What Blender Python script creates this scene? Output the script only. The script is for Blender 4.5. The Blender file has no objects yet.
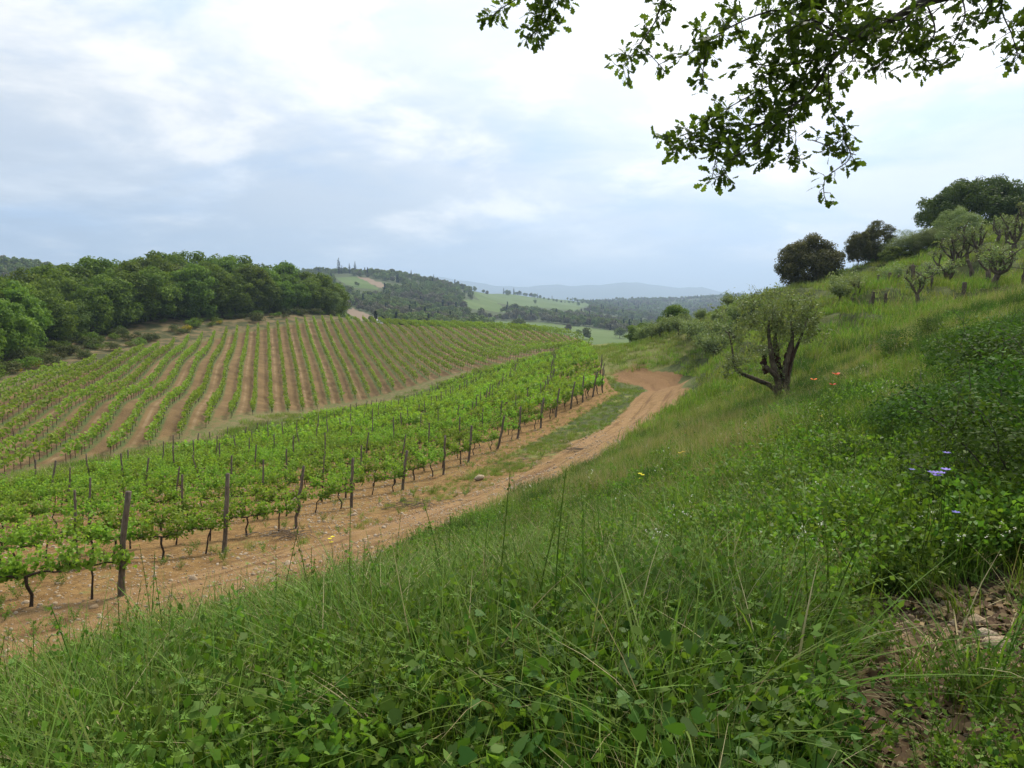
import bpy, math, random
import numpy as np

SC = bpy.context.scene
COL = SC.collection
R = np.random.default_rng(7)
random.seed(7)
PI = math.pi

# ------------------------------------------------------------------ camera, sky, sun, exposure
F, PITCH, CZ = 705.0, math.radians(6.8), 1.62
cp, sp = math.cos(PITCH), math.sin(PITCH)
cam = bpy.data.cameras.new('camera')
cam.sensor_width = 36.0
cam.lens = F / 1024 * 36.0
cam.clip_start, cam.clip_end = 0.05, 40000
camo = bpy.data.objects.new('camera', cam)
COL.objects.link(camo)
camo.location = (0, 0, CZ)
camo.rotation_euler = (PI / 2 - PITCH, 0, 0)
SC.camera = camo

SUN_AZ, SUN_EL = math.radians(28), math.radians(50)       # azimuth clockwise from +Y
sd = (math.sin(SUN_AZ) * math.cos(SUN_EL), math.cos(SUN_AZ) * math.cos(SUN_EL), math.sin(SUN_EL))
sun = bpy.data.lights.new('sun', 'SUN')
sun.energy, sun.angle, sun.color = 3.9, math.radians(10), (1.0, 0.94, 0.82)
suno = bpy.data.objects.new('sun', sun)
COL.objects.link(suno)
suno.rotation_euler = (PI / 2 - SUN_EL, 0, PI - SUN_AZ)

SC.view_settings.view_transform = 'Standard'
SC.view_settings.look = 'None'
SC.view_settings.exposure = 0.18
SC.view_settings.gamma = 1.0
SC.cycles.max_bounces = 5
SC.cycles.diffuse_bounces = 2
SC.cycles.transmission_bounces = 3
SC.cycles.volume_bounces = 0
SC.cycles.use_fast_gi = False

W = bpy.data.worlds.new('World')
SC.world = W
W.use_nodes = True


class NT:
    """small helper for writing node trees"""
    def __init__(s, tree):
        s.t = tree
        tree.nodes.clear()

    def n(s, typ, _in=None, **kw):
        nd = s.t.nodes.new(typ)
        for k, v in kw.items():
            setattr(nd, k, v)
        for k, v in (_in or {}).items():
            if isinstance(v, bpy.types.NodeSocket):
                s.t.links.new(v, nd.inputs[k])
            else:
                nd.inputs[k].default_value = v
        return nd

    def math(s, op, a, b=0.0, c=0.0, clamp=False):
        nd = s.n('ShaderNodeMath', {0: a, 1: b, 2: c}, operation=op)
        nd.use_clamp = clamp
        return nd.outputs[0]

    def mix(s, f, a, b, typ='RGBA', blend='MIX'):
        nd = s.t.nodes.new('ShaderNodeMix')
        nd.data_type = typ
        if typ == 'RGBA':
            nd.blend_type = blend
            ia, ib, o = 6, 7, 2
        else:
            ia, ib, o = 2, 3, 0
        for i, v in ((0, f), (ia, a), (ib, b)):
            if isinstance(v, bpy.types.NodeSocket):
                s.t.links.new(v, nd.inputs[i])
            else:
                if i and typ == 'RGBA' and len(v) == 3:
                    v = (*v, 1)
                nd.inputs[i].default_value = v
        return nd.outputs[o]

    def ramp(s, f, stops):
        nd = s.n('ShaderNodeMapRange', {0: f, 1: stops[0], 2: stops[1], 3: 0.0, 4: 1.0}, interpolation_type='SMOOTHSTEP')
        return nd.outputs[0]

    def noise(s, vec, scale, detail=3.0, rough=0.55, dist=0.0):
        i = {'Scale': scale, 'Detail': detail, 'Roughness': rough, 'Distortion': dist}
        if vec is not None:
            i['Vector'] = vec
        return s.n('ShaderNodeTexNoise', i).outputs[0]


def build_sky():
    t = NT(W.node_tree)
    sky = t.n('ShaderNodeTexSky', sky_type='NISHITA', sun_disc=False, sun_elevation=SUN_EL,
              sun_rotation=SUN_AZ, altitude=300, air_density=1.0, dust_density=1.5)
    g = t.n('ShaderNodeTexCoord').outputs['Generated']
    d = t.n('ShaderNodeVectorMath', {0: g}, operation='NORMALIZE').outputs[0]
    xyz = t.n('ShaderNodeSeparateXYZ', {0: d})
    z = t.math('MAXIMUM', xyz.outputs[2], 0.0)
    den = t.math('ADD', z, 0.27)
    u = t.math('DIVIDE', xyz.outputs[0], den)
    v = t.math('DIVIDE', xyz.outputs[1], den)
    pv = t.n('ShaderNodeCombineXYZ', {0: u, 1: v, 2: z}).outputs[0]
    dot = t.n('ShaderNodeVectorMath', {0: d, 1: sd}, operation='DOT_PRODUCT').outputs['Value']
    glow = t.math('POWER', t.math('MAXIMUM', dot, 0.0), 2.0)
    glow2 = t.math('POWER', t.math('MAXIMUM', dot, 0.0), 9.0)
    big = t.noise(pv, 0.75, 5.0, 0.5, 0.35)
    mid = t.noise(pv, 1.9, 8.0, 0.56, 0.2)
    wisp = t.noise(t.n('ShaderNodeMapping', {0: pv, 1: (3.1, 1.7, 0), 3: (1.0, 1.6, 1.0)}).outputs[0], 1.1, 6.0, 0.55, 0.4)
    # blue of the open sky, thinned by high veil cloud
    blue = t.n('ShaderNodeVectorMath', {0: sky.outputs[0], 'Scale': 0.11}, operation='SCALE').outputs[0]
    veil = t.mix(t.ramp(wisp, (0.34, 0.60)), (0.44, 0.62, 0.90), (0.80, 0.84, 0.90))
    base = t.mix(0.85, blue, veil)
    # lit cloud and slate-blue under-sides
    cover = t.ramp(t.math('ADD', t.math('MULTIPLY', big, 0.65), t.math('MULTIPLY', mid, 0.35)), (0.45, 0.56))
    low = t.math('SUBTRACT', 1.0, t.ramp(z, (0.05, 0.36)))
    left = t.ramp(t.math('MULTIPLY', xyz.outputs[0], -1.0), (-0.45, 0.5))
    lit = t.mix(t.ramp(mid, (0.40, 0.60)), (0.70, 0.75, 0.80), (1.0, 0.985, 0.96))
    col = t.mix(cover, base, lit)
    shade = t.math('MULTIPLY', t.math('MULTIPLY', low, t.math('MULTIPLY_ADD', left, 0.72, 0.28)), t.ramp(mid, (0.66, 0.42)))
    col = t.mix(t.math('MULTIPLY', shade, 0.78, clamp=True), col, (0.34, 0.43, 0.55))
    # forward glow of the veiled sun through cloud
    g3 = t.math('MULTIPLY_ADD', glow, 0.17, t.math('MULTIPLY', glow2, 1.1))
    col = t.mix(t.math('MULTIPLY', g3, t.math('MULTIPLY_ADD', mid, 1.0, 0.5)), col, (1.22, 1.17, 1.10), blend='ADD')
    # pale band where cloud meets the far ridge
    hb = t.math('SUBTRACT', 1.0, t.ramp(z, (0.0, 0.10)))
    col = t.mix(t.math('MULTIPLY', hb, 0.5), col, (0.50, 0.60, 0.73))
    bg = t.n('ShaderNodeBackground', {0: col, 1: 1.0})
    o = t.n('ShaderNodeOutputWorld', {0: bg.outputs[0]})


build_sky()

# ------------------------------------------------------------------ helpers


def tag(o, label=None, cat=None, group=None, kind=None):
    if label: o['label'] = label
    if cat: o['category'] = cat
    if group: o['group'] = group
    if kind: o['kind'] = kind
    return o


def at(px, py, Y):
    dx, dy = (px - 512) / F, (384 - py) / F
    y = cp + dy * sp
    return np.array((dx / y * Y, Y, CZ + (-sp + dy * cp) / y * Y))


def project(x, y, z):
    d = y * cp - (z - CZ) * sp
    u = y * sp + (z - CZ) * cp
    d = np.maximum(d, 1e-3)
    return 512 + F * x / d, 384 - F * u / d


def _h(i, j, s):
    v = np.sin(i * 127.1 + j * 311.7 + s * 74.7) * 43758.5453
    return v - np.floor(v)


def vnoise(x, y, s=0):
    x, y = np.asarray(x, float), np.asarray(y, float)
    i, j = np.floor(x), np.floor(y)
    f, g = x - i, y - j
    f, g = f * f * (3 - 2 * f), g * g * (3 - 2 * g)
    a, b, c, d = _h(i, j, s), _h(i + 1, j, s), _h(i, j + 1, s), _h(i + 1, j + 1, s)
    return (a * (1 - f) + b * f) * (1 - g) + (c * (1 - f) + d * f) * g


def fbm(x, y, s=0, o=3):
    r, a, t = 0, 1.0, 0
    for k in range(o):
        r = r + a * vnoise(x * 2 ** k, y * 2 ** k, s + k * 7)
        t += a
        a *= .5
    return r / t


def sstep(a, b, x):
    t = np.clip((x - a) / (b - a), 0, 1)
    return t * t * (3 - 2 * t)


def pip(x, y, poly):
    x, y = np.asarray(x, float), np.asarray(y, float)
    ins = np.zeros(x.shape, bool)
    n = len(poly)
    for k in range(n):
        x0, y0 = poly[k][:2]
        x1, y1 = poly[(k + 1) % n][:2]
        if y0 == y1: continue
        c = ((y0 > y) != (y1 > y)) & (x < (x1 - x0) * (y - y0) / (y1 - y0) + x0)
        ins ^= c
    return ins


def seg_dist(x, y, pl, along=False):
    """distance to a polyline, and the fraction along it"""
    x, y = np.asarray(x, float), np.asarray(y, float)
    best = np.full(x.shape, 1e9)
    s, run = np.zeros(x.shape), 0.0
    for a, b in zip(pl[:-1], pl[1:]):
        ax, ay, bx, by = a[0], a[1], b[0], b[1]
        L = (bx - ax) ** 2 + (by - ay) ** 2
        t = np.clip(((x - ax) * (bx - ax) + (y - ay) * (by - ay)) / L, 0, 1)
        d = np.hypot(x - ax - t * (bx - ax), y - ay - t * (by - ay))
        s = np.where(d < best, run + t * math.sqrt(L), s)
        best = np.minimum(best, d)
        run += math.sqrt(L)
    return (best, s) if along else best


# ------------------------------------------------------------------ terrain
CTRL = [  # picture column, picture row, metres ahead
    # row ends beside the track
    (25, 605, 11.5), (122, 595, 12.3), (223, 553, 16.5), (297, 529, 19.5), (353, 508, 23.5), (403, 490, 27), (443, 475, 30),
    (512, 440, 37), (560, 415, 43), (605, 392, 49),
    # near edge of the track
    (0, 682, 8.6), (100, 655, 9.6), (200, 622, 11.0), (300, 585, 12.8), (420, 535, 16.3), (500, 503, 19.8), (600, 457, 26.8), (650, 422, 36),
    (690, 384, 50), (640, 370, 58), (612, 353, 72), (618, 346, 90),
    # bank in front of the camera
    (512, 768, 2.2), (1024, 768, 2.1), (1150, 700, 3), (1024, 560, 4.0), (1024, 480, 6.4), (1024, 400, 9.5), (1024, 345, 14.5),
    (600, 560, 7.4), (420, 605, 7.2), (250, 655, 7.2), (100, 705, 6.9), (700, 480, 12.6), (800, 470, 10.5), (900, 470, 8),
    (800, 560, 5.4), (700, 600, 4.8), (783, 402, 22), (900, 352, 22), (840, 385, 20), (720, 430, 21), (700, 392, 40), (740, 380, 32),
    (900, 400, 13), (1100, 300, 22),
    # olive hillside
    (849, 299, 38), (911, 307, 33), (938, 294, 38), (957, 307, 33), (987, 301, 34), (1015, 304, 32),
    (871, 277, 56), (971, 247, 52), (1024, 232, 50), (1150, 190, 48), (780, 294, 62), (740, 307, 62), (690, 331, 62), (650, 343, 68),
    (724, 352, 52), (760, 335, 45), (820, 318, 42),
    # lower vineyard and the far edge of it
    (0, 480, 34), (100, 462, 41), (200, 440, 52), (330, 410, 80), (450, 378, 90), (560, 352, 96), (615, 343, 99), (330, 450, 40), (480, 400, 60),
    (150, 500, 26), (40, 530, 21), (-150, 640, 10.5), (-200, 560, 17),
    # hill vineyard, its top edge and the scrub bank behind
    (0, 386, 62), (66, 371, 77), (143, 351, 96), (226, 333, 116), (299, 322, 131), (353, 321, 140), (400, 326, 146), (466, 331, 146),
    (532, 336, 141), (585, 341, 128), (132, 403, 57), (430, 350, 115),
    (0, 360, 80), (50, 346, 94), (150, 322, 115), (232, 316, 130), (299, 311, 143), (335, 317, 152),
    (0, 330, 105), (-150, 400, 55), (-150, 350, 80),
]
CT = [tuple(at(*c)) for c in CTRL]
CT += [(0, 0, 0.02), (-2.4, 3.0, -0.5), (2.4, 0.5, .15), (0, -6, .5), (7, -6, 1.2), (-6, -4, -1.6), (14, 4, 1.2), (-9, 2, -2.9),
       (-16, 0, -4.2), (0, -25, 1.5), (25, -20, 3), (-30, -20, -5), (40, 10, 5.5), (-40, 8, -6), (60, 50, 10), (-90, 40, -4), (30, 20, 2.6),
       (-35, 84, -6.25), (-30, 105, -6.6), (-36.5, 59, -6.8), (-70, 140, 0), (-40, 175, -2), (-95, 110, 1), (-75, 115, -1.5), (-50, 150, -1.5)]
CT += [tuple(c) for c in (at(400, 345, 168), at(500, 358, 165), at(585, 368, 155), at(640, 380, 120), at(700, 345, 92), at(780, 306, 92),
                          at(870, 290, 88), at(1000, 252, 88), at(1150, 200, 85), at(640, 372, 150), at(760, 320, 140), at(950, 270, 140))]
CT = np.array(CT, float)


def tps_fit(P, z, reg=0.02):
    n = len(P)
    d = np.hypot(P[:, None, 0] - P[None, :, 0], P[:, None, 1] - P[None, :, 1])
    K = np.where(d > 0, d * d * np.log(d + 1e-12), 0) + np.eye(n) * reg * n
    Q = np.c_[np.ones(n), P]
    A = np.block([[K, Q], [Q.T, np.zeros((3, 3))]])
    return np.linalg.solve(A, np.r_[z, 0, 0, 0])


WT = tps_fit(CT[:, :2], CT[:, 2])


def h_near(x, y):
    out = np.empty(len(x))
    for s in range(0, len(x), 20000):
        xs, ys = x[s:s + 20000], y[s:s + 20000]
        d2 = (xs[:, None] - CT[None, :, 0]) ** 2 + (ys[:, None] - CT[None, :, 1]) ** 2
        K = 0.5 * d2 * np.log(d2 + 1e-12)
        out[s:s + 20000] = K @ WT[:len(CT)] + WT[-3] + WT[-2] * xs + WT[-1] * ys
    return out


RPX = np.array([-200, 0, 50, 100, 200, 300, 350, 400, 450, 500, 550, 600, 650, 700, 760, 850, 1000, 1200], float)
RINGS = [  # metres ahead, picture row of the land at each column of RPX
    (185, [330, 335, 335, 335, 335, 335, 345, 352, 358, 362, 364, 364, 362, 352, 330, 310, 282, 250]),
    (300, [300, 305, 310, 318, 325, 322, 322, 327, 333, 338, 341, 345, 350, 350, 345, 330, 310, 300]),
    (500, [262, 264, 271, 281, 296, 300, 298, 307, 315, 323, 327, 331, 336, 337, 336, 330, 320, 315]),
    (780, [270, 274, 278, 281, 281, 275, 272, 278, 288, 303, 309, 316, 324, 326, 325, 320, 315, 310]),
    (1000, [285, 285, 285, 286, 285, 280, 279, 279, 286, 300, 307, 312, 318, 320, 318, 314, 310, 305]),
    (1300, [290, 290, 290, 290, 290, 288, 287, 288, 291, 294, 298, 306, 311, 312, 310, 306, 304, 300]),
    (1800, [296, 296, 296, 296, 296, 297, 298, 299, 300, 301, 303, 302, 300, 297, 294, 292, 292, 290]),
    (2600, [306] * 18), (9000, [304] * 18), (20000, [302] * 18)]
FPX = np.linspace(-200, 1200, 281)
FLN = np.linspace(math.log(185), math.log(20000), 300)


def far_table():
    prof = []
    for Y, rows in RINGS:
        r = np.interp(FPX, RPX, rows)
        dy = (384 - r) / F
        prof.append((-sp + dy * cp) / (cp + dy * sp))
    prof = np.array(prof)
    L = np.log([r[0] for r in RINGS])
    T = np.array([np.interp(FLN, L, prof[:, k]) for k in range(len(FPX))]).T      # [lnY, px] elevation slope
    k = np.exp(-0.5 * (np.arange(-8, 9) / 3.0) ** 2)
    k /= k.sum()
    P = np.pad(T, ((0, 0), (8, 8)), mode='edge')
    T = sum(k[i] * P[:, i:i + T.shape[1]] for i in range(17))
    k = np.exp(-0.5 * (np.arange(-6, 7) / 2.0) ** 2)
    k /= k.sum()
    P = np.pad(T, ((6, 6), (0, 0)), mode='edge')
    return sum(k[i] * P[i:i + T.shape[0], :] for i in range(13))


FT = far_table()


def h_far(x, y):
    a = np.clip(np.arctan2(x, y), -0.76, 0.76)
    r = np.hypot(x, y)
    px = np.clip(512 + F * 1.007 * np.tan(a), -200, 1199)
    Y = r * np.cos(a)
    u = np.clip((px + 200) / 1400 * 280, 0, 279.999)
    v = np.clip((np.log(np.maximum(Y, 185)) - FLN[0]) / (FLN[-1] - FLN[0]) * 299, 0, 298.999)
    i, j = u.astype(int), v.astype(int)
    f, g = u - i, v - j
    t = (FT[j, i] * (1 - f) + FT[j, i + 1] * f) * (1 - g) + (FT[j + 1, i] * (1 - f) + FT[j + 1, i + 1] * f) * g
    return CZ + t * Y + (fbm(x / 90, y / 90, 3) - .5) * np.clip((Y - 200) / 40, 0, 12)


def H0(x, y):
    x, y = np.atleast_1d(np.asarray(x, float)), np.atleast_1d(np.asarray(y, float))
    r = np.hypot(x, y)
    w = sstep(160, 190, r)
    z = np.empty(len(x))
    m = w < 1
    z[m] = h_near(x[m], y[m]) * (1 - w[m])
    z[~m] = 0
    m = w > 0
    z[m] += h_far(x[m], y[m]) * w[m]
    return z


# ---- zones of the near ground, laid out in metres
HEAD = [at(*c)[:2] for c in ((25, 605, 11.5), (122, 595, 12.3), (223, 553, 16.5), (297, 529, 19.5), (353, 508, 23.5), (403, 490, 27), (443, 475, 30),
                             (512, 440, 37), (560, 415, 43), (605, 392, 49))]
BOUND2 = [at(*c)[:2] for c in ((-60, 500, 26), (0, 480, 34), (100, 462, 41), (200, 440, 52), (330, 410, 80), (450, 378, 90), (560, 352, 96), (600, 345, 98))]


def sight(px, py, y0=5.0, y1=160.0):
    """where the sight line through a picture point meets the land"""
    Y = np.exp(np.linspace(math.log(y0), math.log(y1), 500))
    p = np.array([at(px, py, q) for q in Y])
    d = p[:, 2] - H0(p[:, 0], p[:, 1])
    k = np.argmax(d <= 0) if (d <= 0).any() else len(Y) - 1
    return p[k]


BOUND = [sight(*c)[:2] for c in ((-60, 527), (0, 503), (100, 482), (200, 457), (330, 420), (450, 386), (540, 361), (585, 350))]
BLOCK1 = [(-22, 2), (-12.5, 8.5)] + HEAD + [at(600, 372, 62)[:2], at(592, 356, 80)[:2]] + BOUND[::-1] + [(-40, 14)]
SOIL1 = [(-22, 2), (-8.6, 7.6)] + [(p[0] + 1.0, p[1] - 1.0) for p in HEAD[1:]] + [at(603, 370, 62)[:2], at(595, 355, 80)[:2]] + BOUND[::-1] + [(-40, 14)]
TOP2 = [at(*c)[:2] for c in ((-120, 420, 48), (0, 386, 62), (66, 371, 77), (143, 351, 96), (226, 333, 116), (299, 322, 131), (353, 321, 140), (400, 326, 146), (466, 331, 146),
                             (532, 336, 141), (585, 341, 128))]
BLOCK2 = [(-62, 34)] + [(p[0] - .5, p[1] + 1.8) for p in BOUND2] + TOP2[::-1]
TRACK = [at(*c)[:2] for c in ((-190, 720, 6.6), (-60, 670, 8.6), (60, 640, 10.1), (140, 617, 11.2), (240, 585, 13.2), (330, 556, 15.3), (430, 520, 18.6), (520, 480, 23.5), (600, 439, 31.5),
                              (650, 408, 40.5), (670, 389, 48), (660, 379, 53), (634, 372, 57), (612, 364, 64), (604, 355, 76), (606, 347, 92))]
TWO_D = np.array((-.326, .945))       # direction of the hill rows
TWO_N = np.array((.945, .326))
SPC2 = 1.62


def litter_w(x, y):
    """the stony footpath at the right"""
    x, y = np.asarray(x, float), np.asarray(y, float)
    n = (fbm(x / .45, y / .45, 17) - .5) * .7
    xl = .42 * y + .02 + .4 * np.maximum(y - 3.3, 0)
    return sstep(-.12, .16, x - xl + n * .6) * sstep(4.4, 3.95, y + n) * sstep(1.15, 1.45, y)


def track_d(x, y):
    return seg_dist(x, y, TRACK)


def H(x, y):
    x, y = np.atleast_1d(np.asarray(x, float)), np.atleast_1d(np.asarray(y, float))
    z = H0(x, y)
    r = np.hypot(x, y)
    m = (r < 160)
    xs, ys = x[m], y[m]
    td = track_d(xs, ys)
    meadow = sstep(1.6, 5, td) * (~pip(xs, ys, SOIL1)) * sstep(-2, 6, xs * .9 - ys * .25 + 3)
    rough = (fbm(xs / 5, ys / 5, 11) - .5) * .8 * sstep(6, 18, r[m]) + (fbm(xs / 1.3, ys / 1.3, 5) - .5) * .22
    z[m] += meadow * rough
    # low grassy terrace steps on the olive slope
    tw = meadow * sstep(5, 9, xs - .12 * ys) * sstep(7, 14, ys) * sstep(75, 55, ys)
    q = z[m] * .62 + (fbm(xs / 6, ys / 6, 19) - .5) * 1.6
    q = q - np.floor(q)
    z[m] += tw * .62 * (sstep(.0, .22, q) - q)
    z[m] += ((fbm(xs / .5, ys / .5, 21) - .5) * .08 + (fbm(xs / .17, ys / .17, 23, 2) - .5) * .05 * sstep(30, 14, r[m])) * (1 - meadow) * sstep(80, 30, r[m])
    # two wheel ruts pressed into the track
    z[m] -= .07 * np.exp(-((td - .75) / .28) ** 2) * (r[m] < 80)
    return z


def Hs(x, y):
    return float(H([x], [y])[0])


def mk(name, V, Fs, mats, parent=None, attrs=None, smooth=False, mi=None, link=True):
    """one mesh object from numpy arrays; attrs: name -> per-vertex float"""
    me = bpy.data.meshes.new(name)
    V = np.asarray(V, np.float32)
    if not isinstance(Fs, list): Fs = [Fs]
    Fs = [np.asarray(f, np.int32) for f in Fs if len(f)]
    me.vertices.add(len(V))
    me.vertices.foreach_set('co', V.ravel())
    li = np.concatenate([f.ravel() for f in Fs]) if Fs else np.zeros(0, np.int32)
    tot = np.concatenate([np.full(len(f), f.shape[1], np.int32) for f in Fs]) if Fs else np.zeros(0, np.int32)
    me.loops.add(len(li))
    me.loops.foreach_set('vertex_index', li)
    me.polygons.add(len(tot))
    me.polygons.foreach_set('loop_start', np.r_[0, np.cumsum(tot)[:-1]].astype(np.int32) if len(tot) else tot)
    me.polygons.foreach_set('loop_total', tot)
    if mi is not None: me.polygons.foreach_set('material_index', np.asarray(mi, np.int32))
    if smooth: me.polygons.foreach_set('use_smooth', np.ones(len(tot), bool))
    for k, v in (attrs or {}).items():
        a = me.attributes.new(k, 'FLOAT', 'POINT')
        a.data.foreach_set('value', np.asarray(v, np.float32))
    for m in (mats if isinstance(mats, (list, tuple)) else [mats]): me.materials.append(m)
    me.update(calc_edges=True)
    me.validate()
    o = bpy.data.objects.new(name, me)
    if link: COL.objects.link(o)
    if parent: o.parent = parent
    return o


def empty(name, loc, rz=0.0):
    o = bpy.data.objects.new(name, None)
    COL.objects.link(o)
    o.location = loc
    o.rotation_euler = (0, 0, rz)
    return o


class MB:
    """collects pieces of one mesh"""
    def __init__(s): s.V, s.F, s.n, s.T = [], [], 0, []

    def add(s, V, Fs, tint=None):
        V = np.asarray(V, float)
        if not isinstance(Fs, list): Fs = [Fs]
        for f in Fs: s.F.append(np.asarray(f, int) + s.n)
        s.V.append(V)
        s.n += len(V)
        t = np.full(len(V), .5) if tint is None else np.broadcast_to(np.asarray(tint, float), (len(V),))
        s.T.append(t)
        return s

    def groups(s):
        g = {}
        for f in s.F: g.setdefault(f.shape[1], []).append(f)
        return [np.concatenate(v) for v in g.values()]

    def build(s, name, mat, parent=None, smooth=False, link=True):
        return mk(name, np.concatenate(s.V), s.groups(), mat, parent, {'tint': np.concatenate(s.T)}, smooth, link=link)


def tube(P, rad, sides=6, cap=True):
    P = np.asarray(P, float)
    n = len(P)
    rad = np.broadcast_to(np.asarray(rad, float), (n,))
    T = np.gradient(P, axis=0)
    T /= np.linalg.norm(T, axis=1, keepdims=True) + 1e-9
    ref = np.array((0, 0, 1.0)) if abs(T[:, 2]).mean() < .8 else np.array((1.0, 0, 0))
    A = np.cross(T, ref)
    A /= np.linalg.norm(A, axis=1, keepdims=True) + 1e-9
    B = np.cross(A, T)
    th = np.arange(sides) / sides * 2 * PI
    V = (P[:, None] + rad[:, None, None] * (np.cos(th)[None, :, None] * A[:, None] + np.sin(th)[None, :, None] * B[:, None])).reshape(-1, 3)
    i, j = np.meshgrid(np.arange(n - 1), np.arange(sides), indexing='ij')
    a, b = i * sides + j, i * sides + (j + 1) % sides
    Q = np.stack([a, b, b + sides, a + sides], -1).reshape(-1, 4)
    Fs = [Q]
    if cap:
        V = np.vstack([V, P[-1] + T[-1] * rad[-1] * .3])
        top = (n - 1) * sides
        k = np.arange(sides)
        Fs.append(np.stack([top + k, top + (k + 1) % sides, np.full(sides, len(V) - 1)], -1))
    return V, Fs


def unit(n, rng=R):
    v = rng.normal(size=(n, 3))
    return v / np.linalg.norm(v, axis=1, keepdims=True)


def leaves(C, size, shape='oval', up=.4, rng=R, N=None, fold=.25):
    """one small folded leaf per centre; returns V, F. N: preferred normals"""
    C = np.asarray(C, float)
    n = len(C)
    size = np.broadcast_to(np.asarray(size, float), (n,))
    nr = unit(n, rng)
    if N is not None: nr = nr * .8 + N
    nr[:, 2] += up
    nr /= np.linalg.norm(nr, axis=1, keepdims=True)
    a = np.cross(nr, unit(n, rng))
    a /= np.linalg.norm(a, axis=1, keepdims=True) + 1e-9
    b = np.cross(nr, a)
    if shape == 'oval': S = [(-.5, 0), (-.1, .3), (.5, 0), (-.1, -.3)]
    elif shape == 'thin': S = [(-.5, 0), (0, .11), (.5, 0), (0, -.11)]
    elif shape == 'hex': S = [(-.5, 0), (-.3, .42), (.2, .4), (.5, 0), (.2, -.4), (-.3, -.42)]
    elif shape == 'vine': S = [(-.3, 0), (-.5, .32), (-.1, .5), (.08, .28), (.5, 0), (.08, -.28), (-.1, -.5), (-.5, -.32)]
    elif shape == 'heart': S = [(-.36, 0), (-.5, .2), (-.32, .42), (.05, .36), (.5, 0), (.05, -.36), (-.32, -.42), (-.5, -.2)]
    elif shape == 'oak': S = [(-.55, 0), (-.3, .1), (-.22, .22), (-.1, .14), (.06, .3), (.18, .2), (.34, .27), (.5, 0), (.34, -.27), (.18, -.2), (.06, -.3), (-.1, -.14), (-.22, -.22), (-.3, -.1)]
    k = len(S)
    S = np.array(S)
    V = C[:, None] + size[:, None, None] * (S[None, :, 0, None] * a[:, None] + S[None, :, 1, None] * b[:, None]
                                            + fold * np.abs(S[None, :, 1, None]) * nr[:, None] - fold * .5 * (S[None, :, 0, None] ** 2) * nr[:, None])
    Fs = np.arange(n * k).reshape(n, k)
    return V.reshape(-1, 3), Fs


def leaf_tint(n, k, rng=R, lo=0, hi=1):
    return np.repeat(rng.uniform(lo, hi, n), k)


# ------------------------------------------------------------------ materials
def mat(name):
    m = bpy.data.materials.new(name)
    m.use_nodes = True
    return m, NT(m.node_tree)


def leafmat(name, c1, c2, trans=.35, rough=.5, spec=.3, var=.12, tcol=None):
    m, t = mat(name)
    tint = t.n('ShaderNodeAttribute', attribute_name='tint').outputs['Fac']
    rnd = t.n('ShaderNodeObjectInfo').outputs['Random']
    col = t.mix(tint, c1, c2)
    hsv = t.n('ShaderNodeHueSaturation', {'Hue': t.math('MULTIPLY_ADD', rnd, var * .3, .5 - var * .15),
                                          'Value': t.math('MULTIPLY_ADD', rnd, var * 4, 1 - var * 2), 'Color': col}).outputs[0]
    p = t.n('ShaderNodeBsdfPrincipled', {'Base Color': hsv, 'Roughness': max(rough, .55), 'Specular IOR Level': spec * .45})
    if trans:
        tc = t.mix(1.0, hsv, tcol or (1.25, 1.3, .55), blend='MULTIPLY')
        tr = t.n('ShaderNodeBsdfTranslucent', {0: tc})
        s = t.n('ShaderNodeMixShader', {0: trans, 1: p.outputs[0], 2: tr.outputs[0]}).outputs[0]
    else:
        s = p.outputs[0]
    t.n('ShaderNodeOutputMaterial', {0: s})
    return m


def barkmat(name, c1, c2, scale=6, bump=.6, sz=(1, 1, .25)):
    m, t = mat(name)
    oc = t.n('ShaderNodeTexCoord').outputs['Object']
    v = t.n('ShaderNodeMapping', {0: oc, 3: sz}).outputs[0]
    n1 = t.noise(v, scale * 4, 5, .65)
    n2 = t.noise(oc, scale * .4, 3)
    f = t.math('MULTIPLY_ADD', n2, .5, t.math('MULTIPLY', n1, .6))
    col = t.mix(t.ramp(f, (.35, .75)), c1, c2)
    b = t.n('ShaderNodeBump', {'Strength': bump, 'Distance': .02, 'Height': n1})
    p = t.n('ShaderNodeBsdfPrincipled', {'Base Color': col, 'Roughness': .9, 'Specular IOR Level': .2, 'Normal': b.outputs[0]})
    t.n('ShaderNodeOutputMaterial', {0: p.outputs[0]})
    return m


M = {}
M['bark'] = barkmat('bark', (.035, .03, .024), (.12, .10, .08), 5)
M['olive_bark'] = barkmat('olive_bark', (.03, .024, .017), (.16, .125, .085), 9)
M['vine_bark'] = barkmat('vine_bark', (.02, .014, .01), (.09, .065, .045), 20)
M['post'] = barkmat('post_wood', (.06, .047, .035), (.20, .16, .122), 8)
M['rust_wood'] = barkmat('rusty_dead_wood', (.022, .013, .010), (.095, .040, .026), 10)
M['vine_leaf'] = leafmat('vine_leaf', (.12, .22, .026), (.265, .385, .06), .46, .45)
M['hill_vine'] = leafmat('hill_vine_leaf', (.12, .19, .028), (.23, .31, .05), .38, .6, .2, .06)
M['wood_leaf'] = leafmat('wood_leaf', (.068, .12, .017), (.165, .235, .036), .36, .6, .2, .11)
M['wood_leaf_pale'] = leafmat('wood_leaf_pale', (.085, .125, .03), (.16, .205, .055), .25, .6, .2, .10)
M['holm_leaf'] = leafmat('holm_leaf', (.06, .068, .022), (.145, .14, .05), .28, .6, .25)
M['olive_leaf'] = leafmat('olive_leaf', (.10, .145, .045), (.28, .33, .15), .3, .5, .35)
M['oak_leaf'] = leafmat('oak_leaf', (.05, .105, .016), (.13, .215, .032), .52, .45, .3)
M['shrub_leaf'] = leafmat('shrub_leaf', (.028,.06, .012), (.085, .15, .028), .34, .6, .12)
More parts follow.
